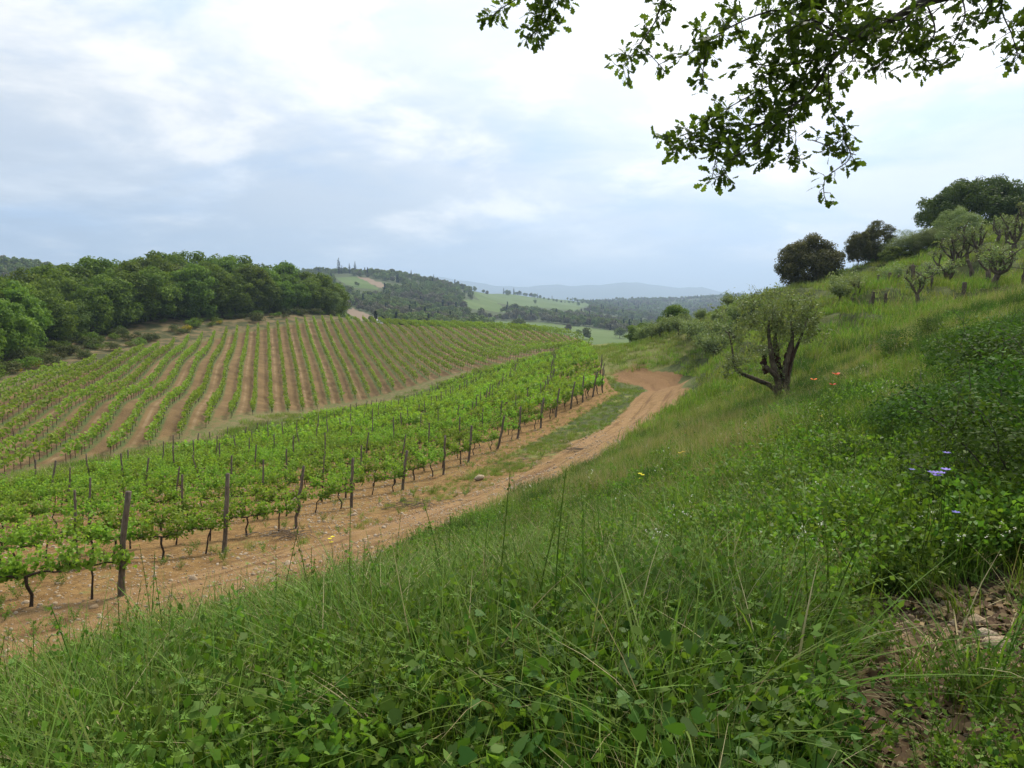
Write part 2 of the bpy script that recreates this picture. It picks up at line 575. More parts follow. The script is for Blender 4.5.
M['scrub_leaf'] = leafmat('scrub_leaf', (.05, .07, .02), (.13, .14, .045), .2, .7, .2)
M['broom'] = leafmat('broom_blossom', (.30, .24, .02), (.45, .36, .03), .2, .7, .2)
M['far_leaf'] = leafmat('far_leaf', (.085, .125, .034), (.18, .22, .068), .15, .8, .1, .14)
M['far_grey'] = leafmat('far_grey_leaf', (.10, .10, .06), (.19, .175, .11), .1, .8, .1, .14)
M['far_light'] = leafmat('far_light_leaf', (.11, .155, .04), (.20, .24, .075), .15, .8, .1, .14)
M['far_conifer'] = leafmat('far_conifer', (.012, .022, .012), (.03, .045, .02), .1, .8, .1)
M['grass'] = leafmat('grass_blade', (.075,.145, .018), (.20, .29, .05), .40, .45, .3, .14)
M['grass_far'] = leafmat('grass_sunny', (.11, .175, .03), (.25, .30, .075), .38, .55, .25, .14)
M['grass_dark'] = leafmat('grass_dark_tuft', (.035, .085, .014), (.09, .16, .028), .35, .5, .25, .1)
M['ridge_leaf'] = leafmat('ridge_oak_leaf', (.038, .08, .016), (.105, .165, .03), .3, .55, .25, .1)
M['straw'] = leafmat('straw', (.28, .23, .11), (.45, .39, .22), .2, .7, .2, .05)
M['herb'] = leafmat('herb_leaf', (.07, .145, .018), (.185, .29, .048), .42, .45, .35, .12)
M['dark_herb'] = leafmat('dark_herb_leaf', (.045, .105, .018), (.115, .21, .036), .38, .35, .45, .12)
M['pale_flower'] = leafmat('pale_flower', (.5, .5, .4), (.75, .75, .65), .2, .6)
M['yellow_flower'] = leafmat('yellow_flower', (.6, .45, .02), (.75, .6, .04), .2, .6)
M['poppy'] = leafmat('poppy_petal', (.6, .05, .02), (.75, .09, .03), .3, .6)
M['violet'] = leafmat('violet_petal', (.12, .11, .42), (.22, .2, .62), .2, .6)
M['litter'] = leafmat('leaf_litter', (.075, .048, .028), (.24, .165, .09), .1, .8, .2, .1)


def stonemat():
    m, t = mat('limestone')
    oc = t.n('ShaderNodeTexCoord').outputs['Object']
    rnd = t.n('ShaderNodeObjectInfo').outputs['Random']
    n1 = t.noise(oc, 14, 5, .6)
    c = t.mix(rnd, (.34, .235, .13), (.52, .43, .32))
    c = t.mix(t.ramp(n1, (.35, .7)), c, (.24, .17, .105))
    b = t.n('ShaderNodeBump', {'Strength': .5, 'Distance': .02, 'Height': n1})
    p = t.n('ShaderNodeBsdfPrincipled', {'Base Color': c, 'Roughness': .9, 'Specular IOR Level': .2, 'Normal': b.outputs[0]})
    t.n('ShaderNodeOutputMaterial', {0: p.outputs[0]})
    return m


M['stone'] = stonemat()


def groundmat():
    """one soil-and-turf material for all near ground: zones come as vertex attributes"""
    m, t = mat('ground')
    at_ = lambda k: t.n('ShaderNodeAttribute', attribute_name=k).outputs['Fac']
    pos = t.n('ShaderNodeNewGeometry').outputs['Position']
    n05 = t.noise(pos, .5, 4, .6)
    n2 = t.noise(pos, 2.2, 5, .6)
    n9 = t.noise(pos, 9, 5, .65)
    n40 = t.noise(pos, 38, 4, .7)
    vor = t.n('ShaderNodeTexVoronoi', {'Vector': pos, 'Scale': 16.0}).outputs[0]
    # turf under the grass blades
    turf = t.mix(t.ramp(n2, (.3, .7)), (.035, .048, .014), (.085, .105, .03))
    turf = t.mix(t.ramp(n05, (.42, .66)), turf, (.11, .125, .038))
    # ochre clay with clods and pale stones
    clay = t.mix(t.ramp(n2, (.3, .72)), (.185, .102, .033), (.31, .188, .068))
    clay = t.mix(t.math('MULTIPLY', t.ramp(n9, (.45, .68)), .8), clay, (.095, .052, .022))
    clay = t.mix(t.math('MULTIPLY', t.ramp(n40, (.56, .70)), .6), clay, (.43, .31, .18))
    # beaten track: paler in the wheel lines
    tr = t.mix(t.ramp(n2, (.28, .7)), (.20, .115, .04), (.325, .205, .082))
    tr = t.mix(t.math('MULTIPLY', t.ramp(n9, (.52, .7)), .5), tr, (.15, .085, .045))
    tr = t.mix(t.math('MULTIPLY', t.ramp(n40, (.58, .7)), .6), tr, (.44, .32, .19))
    sv = t.n('ShaderNodeCombineXYZ', {0: t.math('MULTIPLY', at_('tu'), 2.6), 1: t.math('MULTIPLY', at_('ta'), .16), 2: 0.0}).outputs[0]
    st = t.noise(sv, 1.0, 5, .65, .6)
    tr = t.mix(t.math('MULTIPLY', t.ramp(st, (.42, .62)), .7), tr, (.30, .185, .095))
    tr = t.mix(t.math('MULTIPLY', t.ramp(st, (.5, .34)), .75), tr, (.135, .072, .038))
    tr = t.mix(t.math('MULTIPLY', at_('red'), t.math('MULTIPLY_ADD', st, .6, .35)), tr, (.185, .098, .04))
    # hill field between rows
    u = at_('row')
    fr = t.math('FRACT', t.math('ADD', u, 100.0))
    f2 = t.math('FRACT', t.math('ADD', t.math('MULTIPLY', u, .5), 100.0))
    wob = t.math('MULTIPLY_ADD', n2, .16, -.08)
    cen = t.math('ABSOLUTE', t.math('SUBTRACT', t.math('ADD', fr, wob), .5))          # 0 mid alley, .5 under the row
    strip = t.ramp(cen, (.30, .44))
    line = t.math('MULTIPLY', t.math('SUBTRACT', 1.0, t.ramp(t.math('ABSOLUTE', t.math('SUBTRACT', t.math('ADD', fr, wob), .36)), (.03, .10))),
                  t.math('LESS_THAN', f2, .5))
    hill = t.mix(t.ramp(n05, (.3, .7)), (.135, .086, .036), (.215, .14, .060))
    hill = t.mix(t.math('MULTIPLY', t.ramp(n9, (.45, .7)), .5), hill, (.085, .05, .03))
    hill = t.mix(t.math('MULTIPLY', line, t.ramp(n05, (.32, .8))), hill, (.27, .19, .105))
    hill = t.mix(t.math('MULTIPLY', strip, t.ramp(n2, (.25, .6))), hill, (.075, .11, .03))
    # weak grass on the field edges
    dry = t.mix(t.ramp(n2, (.35, .65)), (.185, .14, .065), (.105, .12, .036))
    # scrub bank soil
    bare = t.mix(t.ramp(n05, (.4, .62)), (.06, .065, .025), (.17, .125, .06))
    brk = t.math('MULTIPLY_ADD', n2, .7, t.math('MULTIPLY_ADD', n9, .5, -.6))
    def zone(k, lo=.35, hi=.65):
        return t.ramp(t.math('ADD', at_(k), brk), (lo, hi))
    c = t.mix(zone('soil'), turf, clay)
    c = t.mix(zone('hill'), c, hill)
    c = t.mix(zone('edge'), c, dry)
    c = t.mix(zone('bare'), c, bare)
    turf2 = t.mix(t.ramp(n9, (.35, .65)), (.12, .14, .03), (.21, .20, .065))
    c = t.mix(zone('weed'), c, turf2)
    c = t.mix(zone('track'), c, tr)
    lit = t.mix(t.ramp(n9, (.35, .65)), (.05, .033, .02), (.13, .09, .055))
    c = t.mix(zone('litter'), c, lit)
    h = t.math('ADD', t.math('MULTIPLY', n9, .6), t.math('MULTIPLY', n40, .35))
    b = t.n('ShaderNodeBump', {'Strength': 1.0, 'Distance': .10, 'Height': h})
    p = t.n('ShaderNodeBsdfPrincipled', {'Base Color': c, 'Roughness': .95, 'Specular IOR Level': .15, 'Normal': b.outputs[0]})
    t.n('ShaderNodeOutputMaterial', {0: p.outputs[0]})
    return m


M['ground'] = groundmat()


def farmat():
    m, t = mat('far_land')
    at_ = lambda k: t.n('ShaderNodeAttribute', attribute_name=k).outputs['Fac']
    pos = t.n('ShaderNodeNewGeometry').outputs['Position']
    n = t.noise(pos, .02, 5, .6)
    n2 = t.noise(pos, .15, 5, .6)
    wood = t.mix(n2, (.04, .055, .022), (.085, .10, .04))
    fld = t.mix(t.ramp(n, (.3, .7)), (.070, .115, .028), (.105, .150, .042))
    fld = t.mix(t.math('MULTIPLY', t.ramp(n2, (.45, .65)), .35), fld, (.12, .135, .055))
    brn = t.mix(n2, (.17, .12, .085), (.24, .18, .12))
    brk = t.math('MULTIPLY_ADD', n2, .5, -.25)
    c = t.mix(t.ramp(t.math('ADD', at_('field'), brk), (.4, .6)), wood, fld)
    c = t.mix(t.ramp(t.math('ADD', at_('brown'), brk), (.4, .6)), c, brn)
    p = t.n('ShaderNodeBsdfPrincipled', {'Base Color': c, 'Roughness': .95, 'Specular IOR Level': .1})
    t.n('ShaderNodeOutputMaterial', {0: p.outputs[0]})
    return m


M['far'] = farmat()

FIELDS = [[(333, 277), (357, 276), (380, 289), (384, 291), (352, 287)],
          [(470, 291), (483, 293), (530, 294), (592, 304), (573, 311), (515, 305), (480, 301)],
          [(495, 321), (540, 322), (632, 333), (640, 345), (560, 345), (520, 338), (490, 330)],
          [(462, 300), (486, 300), (508, 308), (505, 313), (470, 308)]]
BROWN = [[(358, 277), (366, 277), (389, 286), (387, 290), (379, 288)], [(352, 308), (378, 318), (395, 330), (345, 330), (345, 312)]]


def inpolys(px, py, polys):
    r = np.zeros(px.shape, bool)
    for p in polys: r |= pip(px, py, p)
    return r


def build_ground():
    az = np.r_[np.radians(np.arange(-48, 48.001, .16)), np.radians(np.arange(51, 310, 4.0))]
    r = np.r_[.35, np.exp(np.arange(math.log(.6), math.log(200), .0125)), np.exp(np.arange(math.log(200), math.log(16000), .03))]
    A, Rr = np.meshgrid(az, r)
    x, y = (Rr * np.sin(A)).ravel(), (Rr * np.cos(A)).ravel()
    z = H(x, y)
    nr, na = len(r), len(az)
    td, ta = seg_dist(x, y, TRACK, True)
    rr = Rr.ravel()
    near = rr < 200
    s1, b2 = pip(x, y, SOIL1) & near, pip(x, y, BLOCK2) & near
    # soft zone attributes
    trk = sstep(np.interp(y, [38, 50], [2.5, 1.7]), 1.1, td + (fbm(x / 1.5, y / 1.5, 31) - .5) * 1.1) * near * np.where(y < 52, 1, sstep(66, 54, y))
    hd = seg_dist(x, y, HEAD)
    soil = np.where(s1, 1.0, 0)
    gap = (~s1) & (~b2) & near & (td < 9) & (y < 60) & pip(x, y, [(-30, 0)] + [tuple(p) for p in TRACK[:12]] + [(p[0], p[1]) for p in HEAD[::-1]] + [(-30, 5)])
    soil = np.where(gap, np.clip(.95 - (y - 14) / 40, .3, .95), soil)
    soil = np.where(s1 & (hd > 9), .62, soil)
    weed = (fbm(x / 1.1, y / 1.1, 41, 3) > .64) * (s1 | gap) * .4 + (gap & (y > 30)) * .22 + .8 * (near & (y > 56) & (y < 100) & (~s1) & (~b2) & (td < 6))
    edge = sstep(3.2, 1.0, seg_dist(x, y, [(p[0] - .4, p[1] + .2) for p in BOUND2])) * .8 * near
    edge = np.maximum(edge, sstep(3.4, 1.4, seg_dist(x, y, [(p[0] - .3, p[1] + 1.2) for p in TOP2])) * near)
    px, py = project(x, y, z)
    bare = sstep(11, 5, seg_dist(x, y, [(p[0] - 3.5, p[1] + 5.0) for p in TOP2[:8]])) * (~b2) * near * (y > 40)
    red = sstep(40, 50, y) * (td < 2.6)
    lit = litter_w(x, y) * (rr < 12)
    fld, brn = inpolys(px, py, FIELDS) & (rr > 230), inpolys(px, py, BROWN) & (rr > 230)
    attrs = dict(track=trk, soil=soil, hill=b2 * 1.0, edge=edge * (1 - b2 * .3), weed=weed, bare=bare, red=red, litter=lit,
                 tu=td, ta=ta, row=(x * TWO_N[0] + y * TWO_N[1]) / SPC2, field=fld * 1.0, brown=brn * 1.0)
    V = np.c_[x, y, z]
    i, j = np.meshgrid(np.arange(nr - 1), np.arange(na), indexing='ij')
    a, b = i * na + j, i * na + (j + 1) % na
    Q = np.stack([a, a + na, b + na, b], -1).reshape(-1, 4)[:, ::-1]
    fc = Q[:, 0]
    zone = np.where(rr[fc] >= 200, 4, np.where(td[fc] < 1.9, 1, np.where(s1[fc], 2, np.where(b2[fc], 3, 0))))
    spec = [('ground', 'grassy bank and meadow slope under the olive trees', 'ground'),
            ('dirt_track', 'ochre clay farm track curving between vineyard and grassy bank', 'track'),
            ('vineyard_soil', 'stony ochre soil under the lower vineyard rows', 'soil'),
            ('hillside_field', 'brown tilled soil of the hillside vineyard', 'field'),
            ('distant_hills', 'hazy rolling hills with woods and pale green fields', 'hills')]
    for k, (nm, lb, ct) in enumerate(spec):
        q = Q[zone == k]
        us, inv = np.unique(q.ravel(), return_inverse=True)
        vs, fs = V[us], inv.reshape(-1, 4)
        at2 = {kk: v[us] for kk, v in attrs.items()}
        if k == 0:      # close the hole under the camera
            c = np.where(np.isin(us, np.arange(na)))[0]
            vs = np.vstack([vs, (0, 0, Hs(0, 0))])
            at2 = {kk: np.r_[v, v[0]] for kk, v in at2.items()}
            fl = [fs, np.stack([c, np.roll(c, -1), np.full(len(c), len(vs) - 1)], -1)[:, ::-1]]
        else:
            fl = [fs]
        o = mk(nm, vs, fl, M['far'] if k == 4 else M['ground'], None, at2, smooth=True)
        tag(o, lb, ct, kind='structure')


build_ground()


def build_mountains():
    m, t = mat('mountain')
    pos = t.n('ShaderNodeNewGeometry').outputs['Position']
    c = t.mix(t.noise(pos, .003, 5, .6), (.035, .06, .04), (.09, .11, .06))
    p = t.n('ShaderNodeBsdfPrincipled', {'Base Color': c, 'Roughness': 1.0, 'Specular IOR Level': .05})
    t.n('ShaderNodeOutputMaterial', {0: p.outputs[0]})
    px = np.arange(-300, 1301, 6.0)
    ridge = np.interp(px, [-300, 0, 300, 380, 430, 470, 500, 530, 560, 600, 640, 680, 720, 760, 820, 1000, 1300],
                      [276, 276, 276, 274.5, 277, 281, 286, 287, 285, 284.5, 284, 287, 291, 294, 296, 290, 288])
    ridge = ridge + (fbm(px / 26, px * 0, 9, 4) - .5) * 6.0
    rows = []
    for k, (Y, w) in enumerate(((5200, 0), (5900, .35), (6600, .75), (7300, 1.0), (8200, .7), (9500, 0))):
        base = 312.0
        rr = base + (ridge - base) * w + (fbm(px / 30 + k * 3, px * 0 + k, 13, 3) - .5) * 5 * (w > 0) * (w < 1)
        dy = (384 - rr) / F
        yy = cp + dy * sp
        rows.append(np.c_[(px - 512) / F / yy * Y, np.full(len(px), Y), CZ + (-sp + dy * cp) / yy * Y])
    V = np.concatenate(rows)
    n = len(px)
    i, j = np.meshgrid(np.arange(len(rows) - 1), np.arange(n - 1), indexing='ij')
    a = i * n + j
    o = mk('mountains', V, np.stack([a, a + 1, a + n + 1, a + n], -1).reshape(-1, 4), m, smooth=True)
    tag(o, 'faint blue mountain ridge below the clouds', 'mountains', kind='structure')


build_mountains()


def build_haze():
    """one box of even air round everything"""
    m, t = mat('haze')
    v = t.n('ShaderNodeVolumePrincipled', {'Color': (.58, .76, 1.0, 1), 'Density': HAZE, 'Anisotropy': .3})
    o_ = t.n('ShaderNodeOutputMaterial')
    t.t.links.new(v.outputs[0], o_.inputs['Volume'])
    x0, x1, y0, y1, z0, z1 = -11800, 11800, -11800, 11800, -420, 420
    V = [(x, y, z) for z in (z0, z1) for y in (y0, y1) for x in (x0, x1)]
    Fq = [(0, 2, 3, 1), (4, 5, 7, 6), (0, 1, 5, 4), (2, 6, 7, 3), (0, 4, 6, 2), (1, 3, 7, 5)]
    o = mk('haze', V, np.array(Fq), m)
    tag(o, 'thin blue haze that softens the far hills', 'haze', kind='stuff')


HAZE = 2.5e-4

# ------------------------------------------------------------------ scattering of uncountable stuff
def scatter(name, P, rot, scl, idx, sources, label, cat, realm='stuff'):
    """ONE object: a cloud of points, each showing one of the source meshes"""
    src = bpy.data.collections.new(name + '_source')
    for k, o in enumerate(sources):
        o.name = '%s_source_%02d' % (name, k)
        src.objects.link(o)
    me = bpy.data.meshes.new(name)
    P = np.asarray(P, np.float32)
    n = len(P)
    me.vertices.add(n)
    me.vertices.foreach_set('co', P.ravel())
    a = me.attributes.new('rot', 'FLOAT_VECTOR', 'POINT')
    a.data.foreach_set('vector', np.asarray(rot, np.float32).ravel())
    a = me.attributes.new('scl', 'FLOAT_VECTOR', 'POINT')
    s = np.asarray(scl, np.float32)
    if s.ndim == 1: s = np.repeat(s[:, None], 3, 1)
    a.data.foreach_set('vector', s.ravel())
    a = me.attributes.new('idx', 'INT', 'POINT')
    a.data.foreach_set('value', np.asarray(idx, np.int32))
    o = bpy.data.objects.new(name, me)
    COL.objects.link(o)
    g = bpy.data.node_groups.new(name, 'GeometryNodeTree')
    g.interface.new_socket('Geometry', in_out='INPUT', socket_type='NodeSocketGeometry')
    g.interface.new_socket('Geometry', in_out='OUTPUT', socket_type='NodeSocketGeometry')
    gi, go = g.nodes.new('NodeGroupInput'), g.nodes.new('NodeGroupOutput')
    ci = g.nodes.new('GeometryNodeCollectionInfo')
    ci.inputs['Collection'].default_value = src
    ci.inputs['Separate Children'].default_value = True
    ci.inputs['Reset Children'].default_value = True
    ip = g.nodes.new('GeometryNodeInstanceOnPoints')
    ip.inputs['Pick Instance'].default_value = True

    def attr(nm, dt):
        nd = g.nodes.new('GeometryNodeInputNamedAttribute')
        nd.data_type = dt
        nd.inputs['Name'].default_value = nm
        return nd.outputs['Attribute']
    e2r = g.nodes.new('FunctionNodeEulerToRotation')
    L = g.links.new
    L(attr('rot', 'FLOAT_VECTOR'), e2r.inputs[0])
    L(gi.outputs[0], ip.inputs['Points'])
    L(ci.outputs[0], ip.inputs['Instance'])
    L(attr('idx', 'INT'), ip.inputs['Instance Index'])
    L(e2r.outputs[0], ip.inputs['Rotation'])
    L(attr('scl', 'FLOAT_VECTOR'), ip.inputs['Scale'])
    L(ip.outputs[0], go.inputs[0])
    md = o.modifiers.new('scatter', 'NODES')
    md.node_group = g
    tag(o, label, cat, kind=realm)
    return o


def zrot(n, tilt=.12):
    return np.c_[R.normal(0, tilt, n), R.normal(0, tilt, n), R.uniform(0, 2 * PI, n)]


# ------------------------------------------------------------------ the lower vineyard
ROW_D = np.array((.84, .5426))                   # rows run away to the right
ROW_N = np.array((-.5426, .84))
ROW_A = math.atan2(ROW_D[1], ROW_D[0])


def vine_meshes(k, far=False):
    rng = np.random.default_rng(100 + k)
    tr, fo = MB(), MB()
    lean = rng.normal(0, .07, 2)
    kink = rng.normal(0, .03, 2)
    h = rng.uniform(.56, .66)
    P = [(0, 0, -.06), (kink[0], kink[1], h * .35), (lean[0] * .6 - kink[0], lean[1] * .6, h * .7), (lean[0], lean[1], h)]
    rd = rng.uniform(.018, .03)
    tr.add(*tube(P, [rd * 1.35, rd, rd * .95, rd * 1.1], 6 if not far else 4), rng.random())
    L = .5
    for s in ((-1, 1) if rng.random() < .6 else ((1,) if rng.random() < .5 else (-1,))):
        n = 6
        t = np.linspace(0, 1, n)
        tr.add(*tube(np.c_[lean[0] + s * t * L, lean[1] + rng.normal(0, .012, n) * t, h + .05 * np.sin(t * 2.4) + rng.normal(0, .012, n)], np.linspace(rd * .9, rd * .5, n), 5 if not far else 4), .3)
    ns = 14 if not far else 14
    for q in range(ns):
        x0 = rng.uniform(-L, L)
        ln = rng.uniform(.22, .58) * (1 if rng.random() < .85 else 1.3)
        d = np.array((rng.normal(0, .26), rng.normal(0, .36), 1.0))
        d /= np.linalg.norm(d)
        m = int(24 * ln / .45) if not far else int(7 * ln / .45)
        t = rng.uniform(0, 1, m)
        C = np.c_[x0 + d[0] * t * ln, d[1] * t * ln, h + .02 + d[2] * t * ln] + rng.normal(0, .055, (m, 3))
        C[:, 2] -= .05 * rng.random(m)
        sz = rng.uniform(.062, .12, m) * (1 - .3 * t) * (1.65 if far else 1)
        V, Fq = leaves(C, sz, 'vine' if not far else 'hex', .5, rng)
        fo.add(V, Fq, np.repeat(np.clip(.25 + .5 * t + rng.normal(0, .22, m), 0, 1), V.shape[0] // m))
        if not far:
            fo.add(*tube([(x0, 0, h), (x0 + d[0] * ln, d[1] * ln, h + d[2] * ln)], [.005, .002], 3), .3)
    m = 26 if not far else 8
    C = np.c_[rng.uniform(-L, L, m), rng.normal(0, .1, m), h + rng.uniform(-.03, .12, m)]
    V, Fq = leaves(C, rng.uniform(.08, .14, m) * (1.5 if far else 1), 'vine' if not far else 'hex', .5, rng)
    fo.add(V, Fq, leaf_tint(m, V.shape[0] // m, rng, 0, .6))
    return tr, fo


def build_lower_vineyard():
    ends = [at(*c)[:2] for c in ((25, 605, 11.5), (122, 595, 12.3), (223, 553, 16.5), (297, 529, 19.5), (353, 508, 23.5), (403, 490, 27), (443, 475, 30),
                                 (468, 462, 32.5), (498, 449, 35), (518, 438, 37.5), (541, 425, 40), (556, 417, 42.5), (571, 410, 44.5), (583, 404, 46), (593, 398, 47.5), (603, 393, 49))]
    bare_end = 0            # the row that leaves the picture at the left has no post in view
    rows = [(np.array(e), k) for k, e in enumerate(ends)]
    # nearer rows, low at the left edge of the picture
    right = [at(600, 372, 62)[:2], at(592, 356, 80)[:2], tuple(BOUND[-1])]
    n0 = ends[-1] @ ROW_N
    for k in range(30):
        nn = n0 + 1.6 * (k + 1)
        # where this row meets the right-hand edge of the block
        for a, b in zip([ends[-1]] + right[:-1], right):
            a, b = np.array(a), np.array(b)
            na, nb = a @ ROW_N, b @ ROW_N
            if na <= nn <= nb:
                f = (nn - na) / (nb - na)
                rows.append((a + (b - a) * f, 100))
                break
        else:
            s = np.array(right[-1]) @ ROW_D
            rows.append((ROW_N * nn + ROW_D * s, 100))
    spots, posts = [], []
    for e, k in rows:
        t = np.arange(.45, 75, .92) + R.uniform(-.08, .08, len(np.arange(.45, 75, .92)))
        p = e[None] - ROW_D[None] * t[:, None]
        ok = pip(p[:, 0], p[:, 1], BLOCK1) & (p[:, 0] / np.maximum(p[:, 1], .1) > -.86) & (p[:, 1] > 5)
        ok &= R.random(len(t)) > .035
        spots += [(*q, k) for q in p[ok]]
        t = np.arange(0, 75, 5.3)
        p = e[None] - ROW_D[None] * t[:, None]
        ok = (pip(p[:, 0], p[:, 1], BLOCK1) & (p[:, 0] / np.maximum(p[:, 1], .1) > -.84) & (p[:, 1] > 5)) | ((t == 0) & (k < 100))
        if k == bare_end: ok &= t > 0
        for q, tt in zip(p[ok], t[ok]): posts.append((q[0], q[1], tt, k))
    S = np.array(spots)
    d = np.hypot(S[:, 0], S[:, 1])
    S = S[np.argsort(d)]
    z = H(S[:, 0], S[:, 1])
    e = .4
    slope = (H(S[:, 0] + ROW_D[0] * e, S[:, 1] + ROW_D[1] * e) - H(S[:, 0] - ROW_D[0] * e, S[:, 1] - ROW_D[1] * e)) / (2 * e)
    protos = [vine_meshes(k) for k in range(9)]
    pm = []
    for tr, fo in protos:
        pm.append((tr.build('trunk', M['vine_bark'], smooth=True, link=False).data, fo.build('foliage', M['vine_leaf'], link=False).data))
    NI = 300
    for i in range(min(NI, len(S))):
        v = empty('grape_vine', (S[i, 0], S[i, 1], z[i]), ROW_A + (PI if R.random() < .5 else 0))
        flip = abs(math.cos(v.rotation_euler.z) - math.cos(ROW_A)) > .1
        v.rotation_euler.y = -math.atan(slope[i]) * (-1 if flip else 1)
        s = R.uniform(.84, 1.04)
        v.scale = (1.0, s * .92, s)
        edge = S[i, 2] < 16 and np.min(np.hypot(*(np.array(ends) - S[i, :2]).T)) < 1.2
        if edge:
            tag(v, 'leafy grape vine with bare dark trunk beside an end post by the track', 'grape vine', 'grape vines of the lower vineyard')
        else:
            tag(v, 'bright green grape vine trained low inside a row of the lower vineyard', 'grape vine', 'grape vines of the lower vineyard')
        a, b = pm[R.integers(len(pm))]
        for nm, me in (('trunk', a), ('foliage', b)):
            o = bpy.data.objects.new(nm, me)
            COL.objects.link(o)
            o.parent = v
    # the rest, farther off, as one mass
    far = []
    for k in range(5):
        tr, fo = vine_meshes(40 + k, True)
        V = np.concatenate(tr.V + fo.V)
        nt = sum(len(x) for x in tr.V)
        mb = MB()
        mb.V, mb.T, mb.n = tr.V + fo.V, tr.T + fo.T, tr.n + fo.n
        mb.F = tr.F + [f + tr.n for f in fo.F]
        gr = mb.groups()
        mi = np.concatenate([(g[:, 0] >= tr.n).astype(int) for g in gr])
        far.append(mk('vines', V, gr, [M['vine_bark'], M['vine_leaf']], None, {'tint': np.concatenate(mb.T)}, False, mi, link=False))
    Q = S[NI:]
    n = len(Q)
    s = R.uniform(.9, 1.15, n)
    scatter('vines', np.c_[Q[:, :2], z[NI:]], np.c_[np.zeros(n), -np.arctan(slope[NI:]), np.full(n, ROW_A)], np.c_[np.ones(n) * 1.02, s * 1.1, s], R.integers(0, 5, n), far,
            'dense mass of farther grape vines filling the lower vineyard', 'grape vines')
    # posts
    pmesh = []
    for k in range(7):
        rng = np.random.default_rng(300 + k)
        m = 8
        t = np.linspace(0, 1, m)
        r0 = rng.uniform(.04, .058)
        P = np.c_[rng.normal(0, .014, m) + .03 * np.sin(t * 3 + rng.random() * 6), rng.normal(0, .014, m), -.25 + t * 2.0]
        V, Fs = tube(P, r0 * (1.08 - .2 * t) * rng.uniform(.92, 1.08, m), 8)
        pmesh.append(mk('vineyard_post', V, Fs, M['post'], smooth=True, link=False).data)
    near_lbl = {1: 'tall weathered post nearest the track and camera, leaning right',
                2: 'second end post along the track, thick and slightly leaning',
                3: 'third end post from the near corner of the vineyard',
                4: 'fourth end post along the track from the near corner',
                5: 'fifth end post along the track, leaning right beside low vines',
                6: 'sixth end post along the track, standing near an ochre rock',
                15: 'dark end post at the far corner where the track bends'}
    lean = {1: .10, 2: .07, 3: .13, 4: .02, 5: .1, 6: .09}
    hgt = {1: 1.12, 2: 1.1, 3: 1.05, 4: .98, 5: .9, 6: 1.0}
    posts.sort(key=lambda p: math.hypot(p[0], p[1]))
    for x, y, t, k in posts[:290]:
        o = bpy.data.objects.new('vineyard_post', pmesh[R.integers(7)])
        COL.objects.link(o)
        end = t == 0 and k < 100
        o.location = (x, y, Hs(x, y))
        o.rotation_euler = (R.normal(0, .06), lean.get(k, R.normal(.05, .06)) if end else R.normal(.03, .07), R.uniform(0, .3))
        s = hgt.get(k, 1.0) if end else R.uniform(.86, 1.0)
        o.scale = (1.1 if end else .7, 1.1 if end else .7, s)
        if end and k in near_lbl:
            tag(o, near_lbl[k], 'post', 'wooden vineyard posts')
        elif end:
            tag(o, 'thin dark end post in the line of posts beside the track', 'post', 'wooden vineyard posts')
        else:
            tag(o, 'grey wooden post rising above the leaves inside the lower vineyard', 'post', 'wooden vineyard posts')
    return rows, ends


ROWS, ENDS = build_lower_vineyard()


# ------------------------------------------------------------------ the hillside vineyard: each long row is a thing
def build_hill_rows():
    t = np.arange(0, 140, .16)
    n_min, n_max = -75, 95
    k = 0
    for n in np.arange(math.floor(-75 / SPC2) * SPC2, 110, SPC2):
        p = TWO_N[None] * n + TWO_D[None] * (t[:, None] + 18)
        ok = pip(p[:, 0], p[:, 1], BLOCK2) & (p[:, 0] / p[:, 1] > -.80)
        p = p[ok]
        if len(p) < 30: continue
        p = p[4:-2] + R.normal(0, .03, (len(p) - 6, 2))
        z = H(p[:, 0], p[:, 1])
        mb = MB()
        s = p @ TWO_D
        vig = .75 + .5 * vnoise(s / 1.0, np.full(len(s), n), 5)             # each plant a little different
        vig *= np.where(vnoise(s / .9, np.full(len(s), n * 3.3), 8) < .09, .25, 1)
        rp = 5
        C = np.repeat(np.c_[p, z], rp, 0)
        vg = np.repeat(vig, rp)
        m = len(C)
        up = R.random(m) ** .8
        C[:, 2] += .42 + up * .75 * vg
        C[:, :2] += TWO_N[None] * (R.normal(0, .10, m) * (1.1 - .4 * up))[:, None] + TWO_D[None] * R.uniform(-.1, .1, m)[:, None]
        keep = R.random(m) < np.clip(vg, 0, 1)
        C, up = C[keep], up[keep]
        V, Fq = leaves(C, R.uniform(.13, .24, len(C)), 'hex', .6)
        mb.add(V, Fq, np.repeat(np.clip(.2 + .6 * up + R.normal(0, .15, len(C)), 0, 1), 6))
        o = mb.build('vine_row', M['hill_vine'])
        tk = MB()
        for q in range(2, len(p), 7):
            x, y = p[q]
            tk.add(*tube([(x, y, z[q] - .05), (x + R.normal(0, .03), y, z[q] + .6)], [.022, .018], 4, False))
        tk.build('trunks', M['vine_bark'], o)['kind'] = 'stuff'
        cx = 512 + F * np.mean(p[:, 0] / p[:, 1])
        lb = ('row of young green vines at the left, slanting across the brown hillside field' if cx < 150 else
              'row of young green vines climbing straight up the middle of the brown hillside field' if cx < 330 else
              'row of young green vines slanting left up the right part of the hillside field')
        tag(o, lb, 'vine row', 'vine rows of the hillside field')
        k += 1
    # a thin row crossing along the crest
    return k


build_hill_rows()


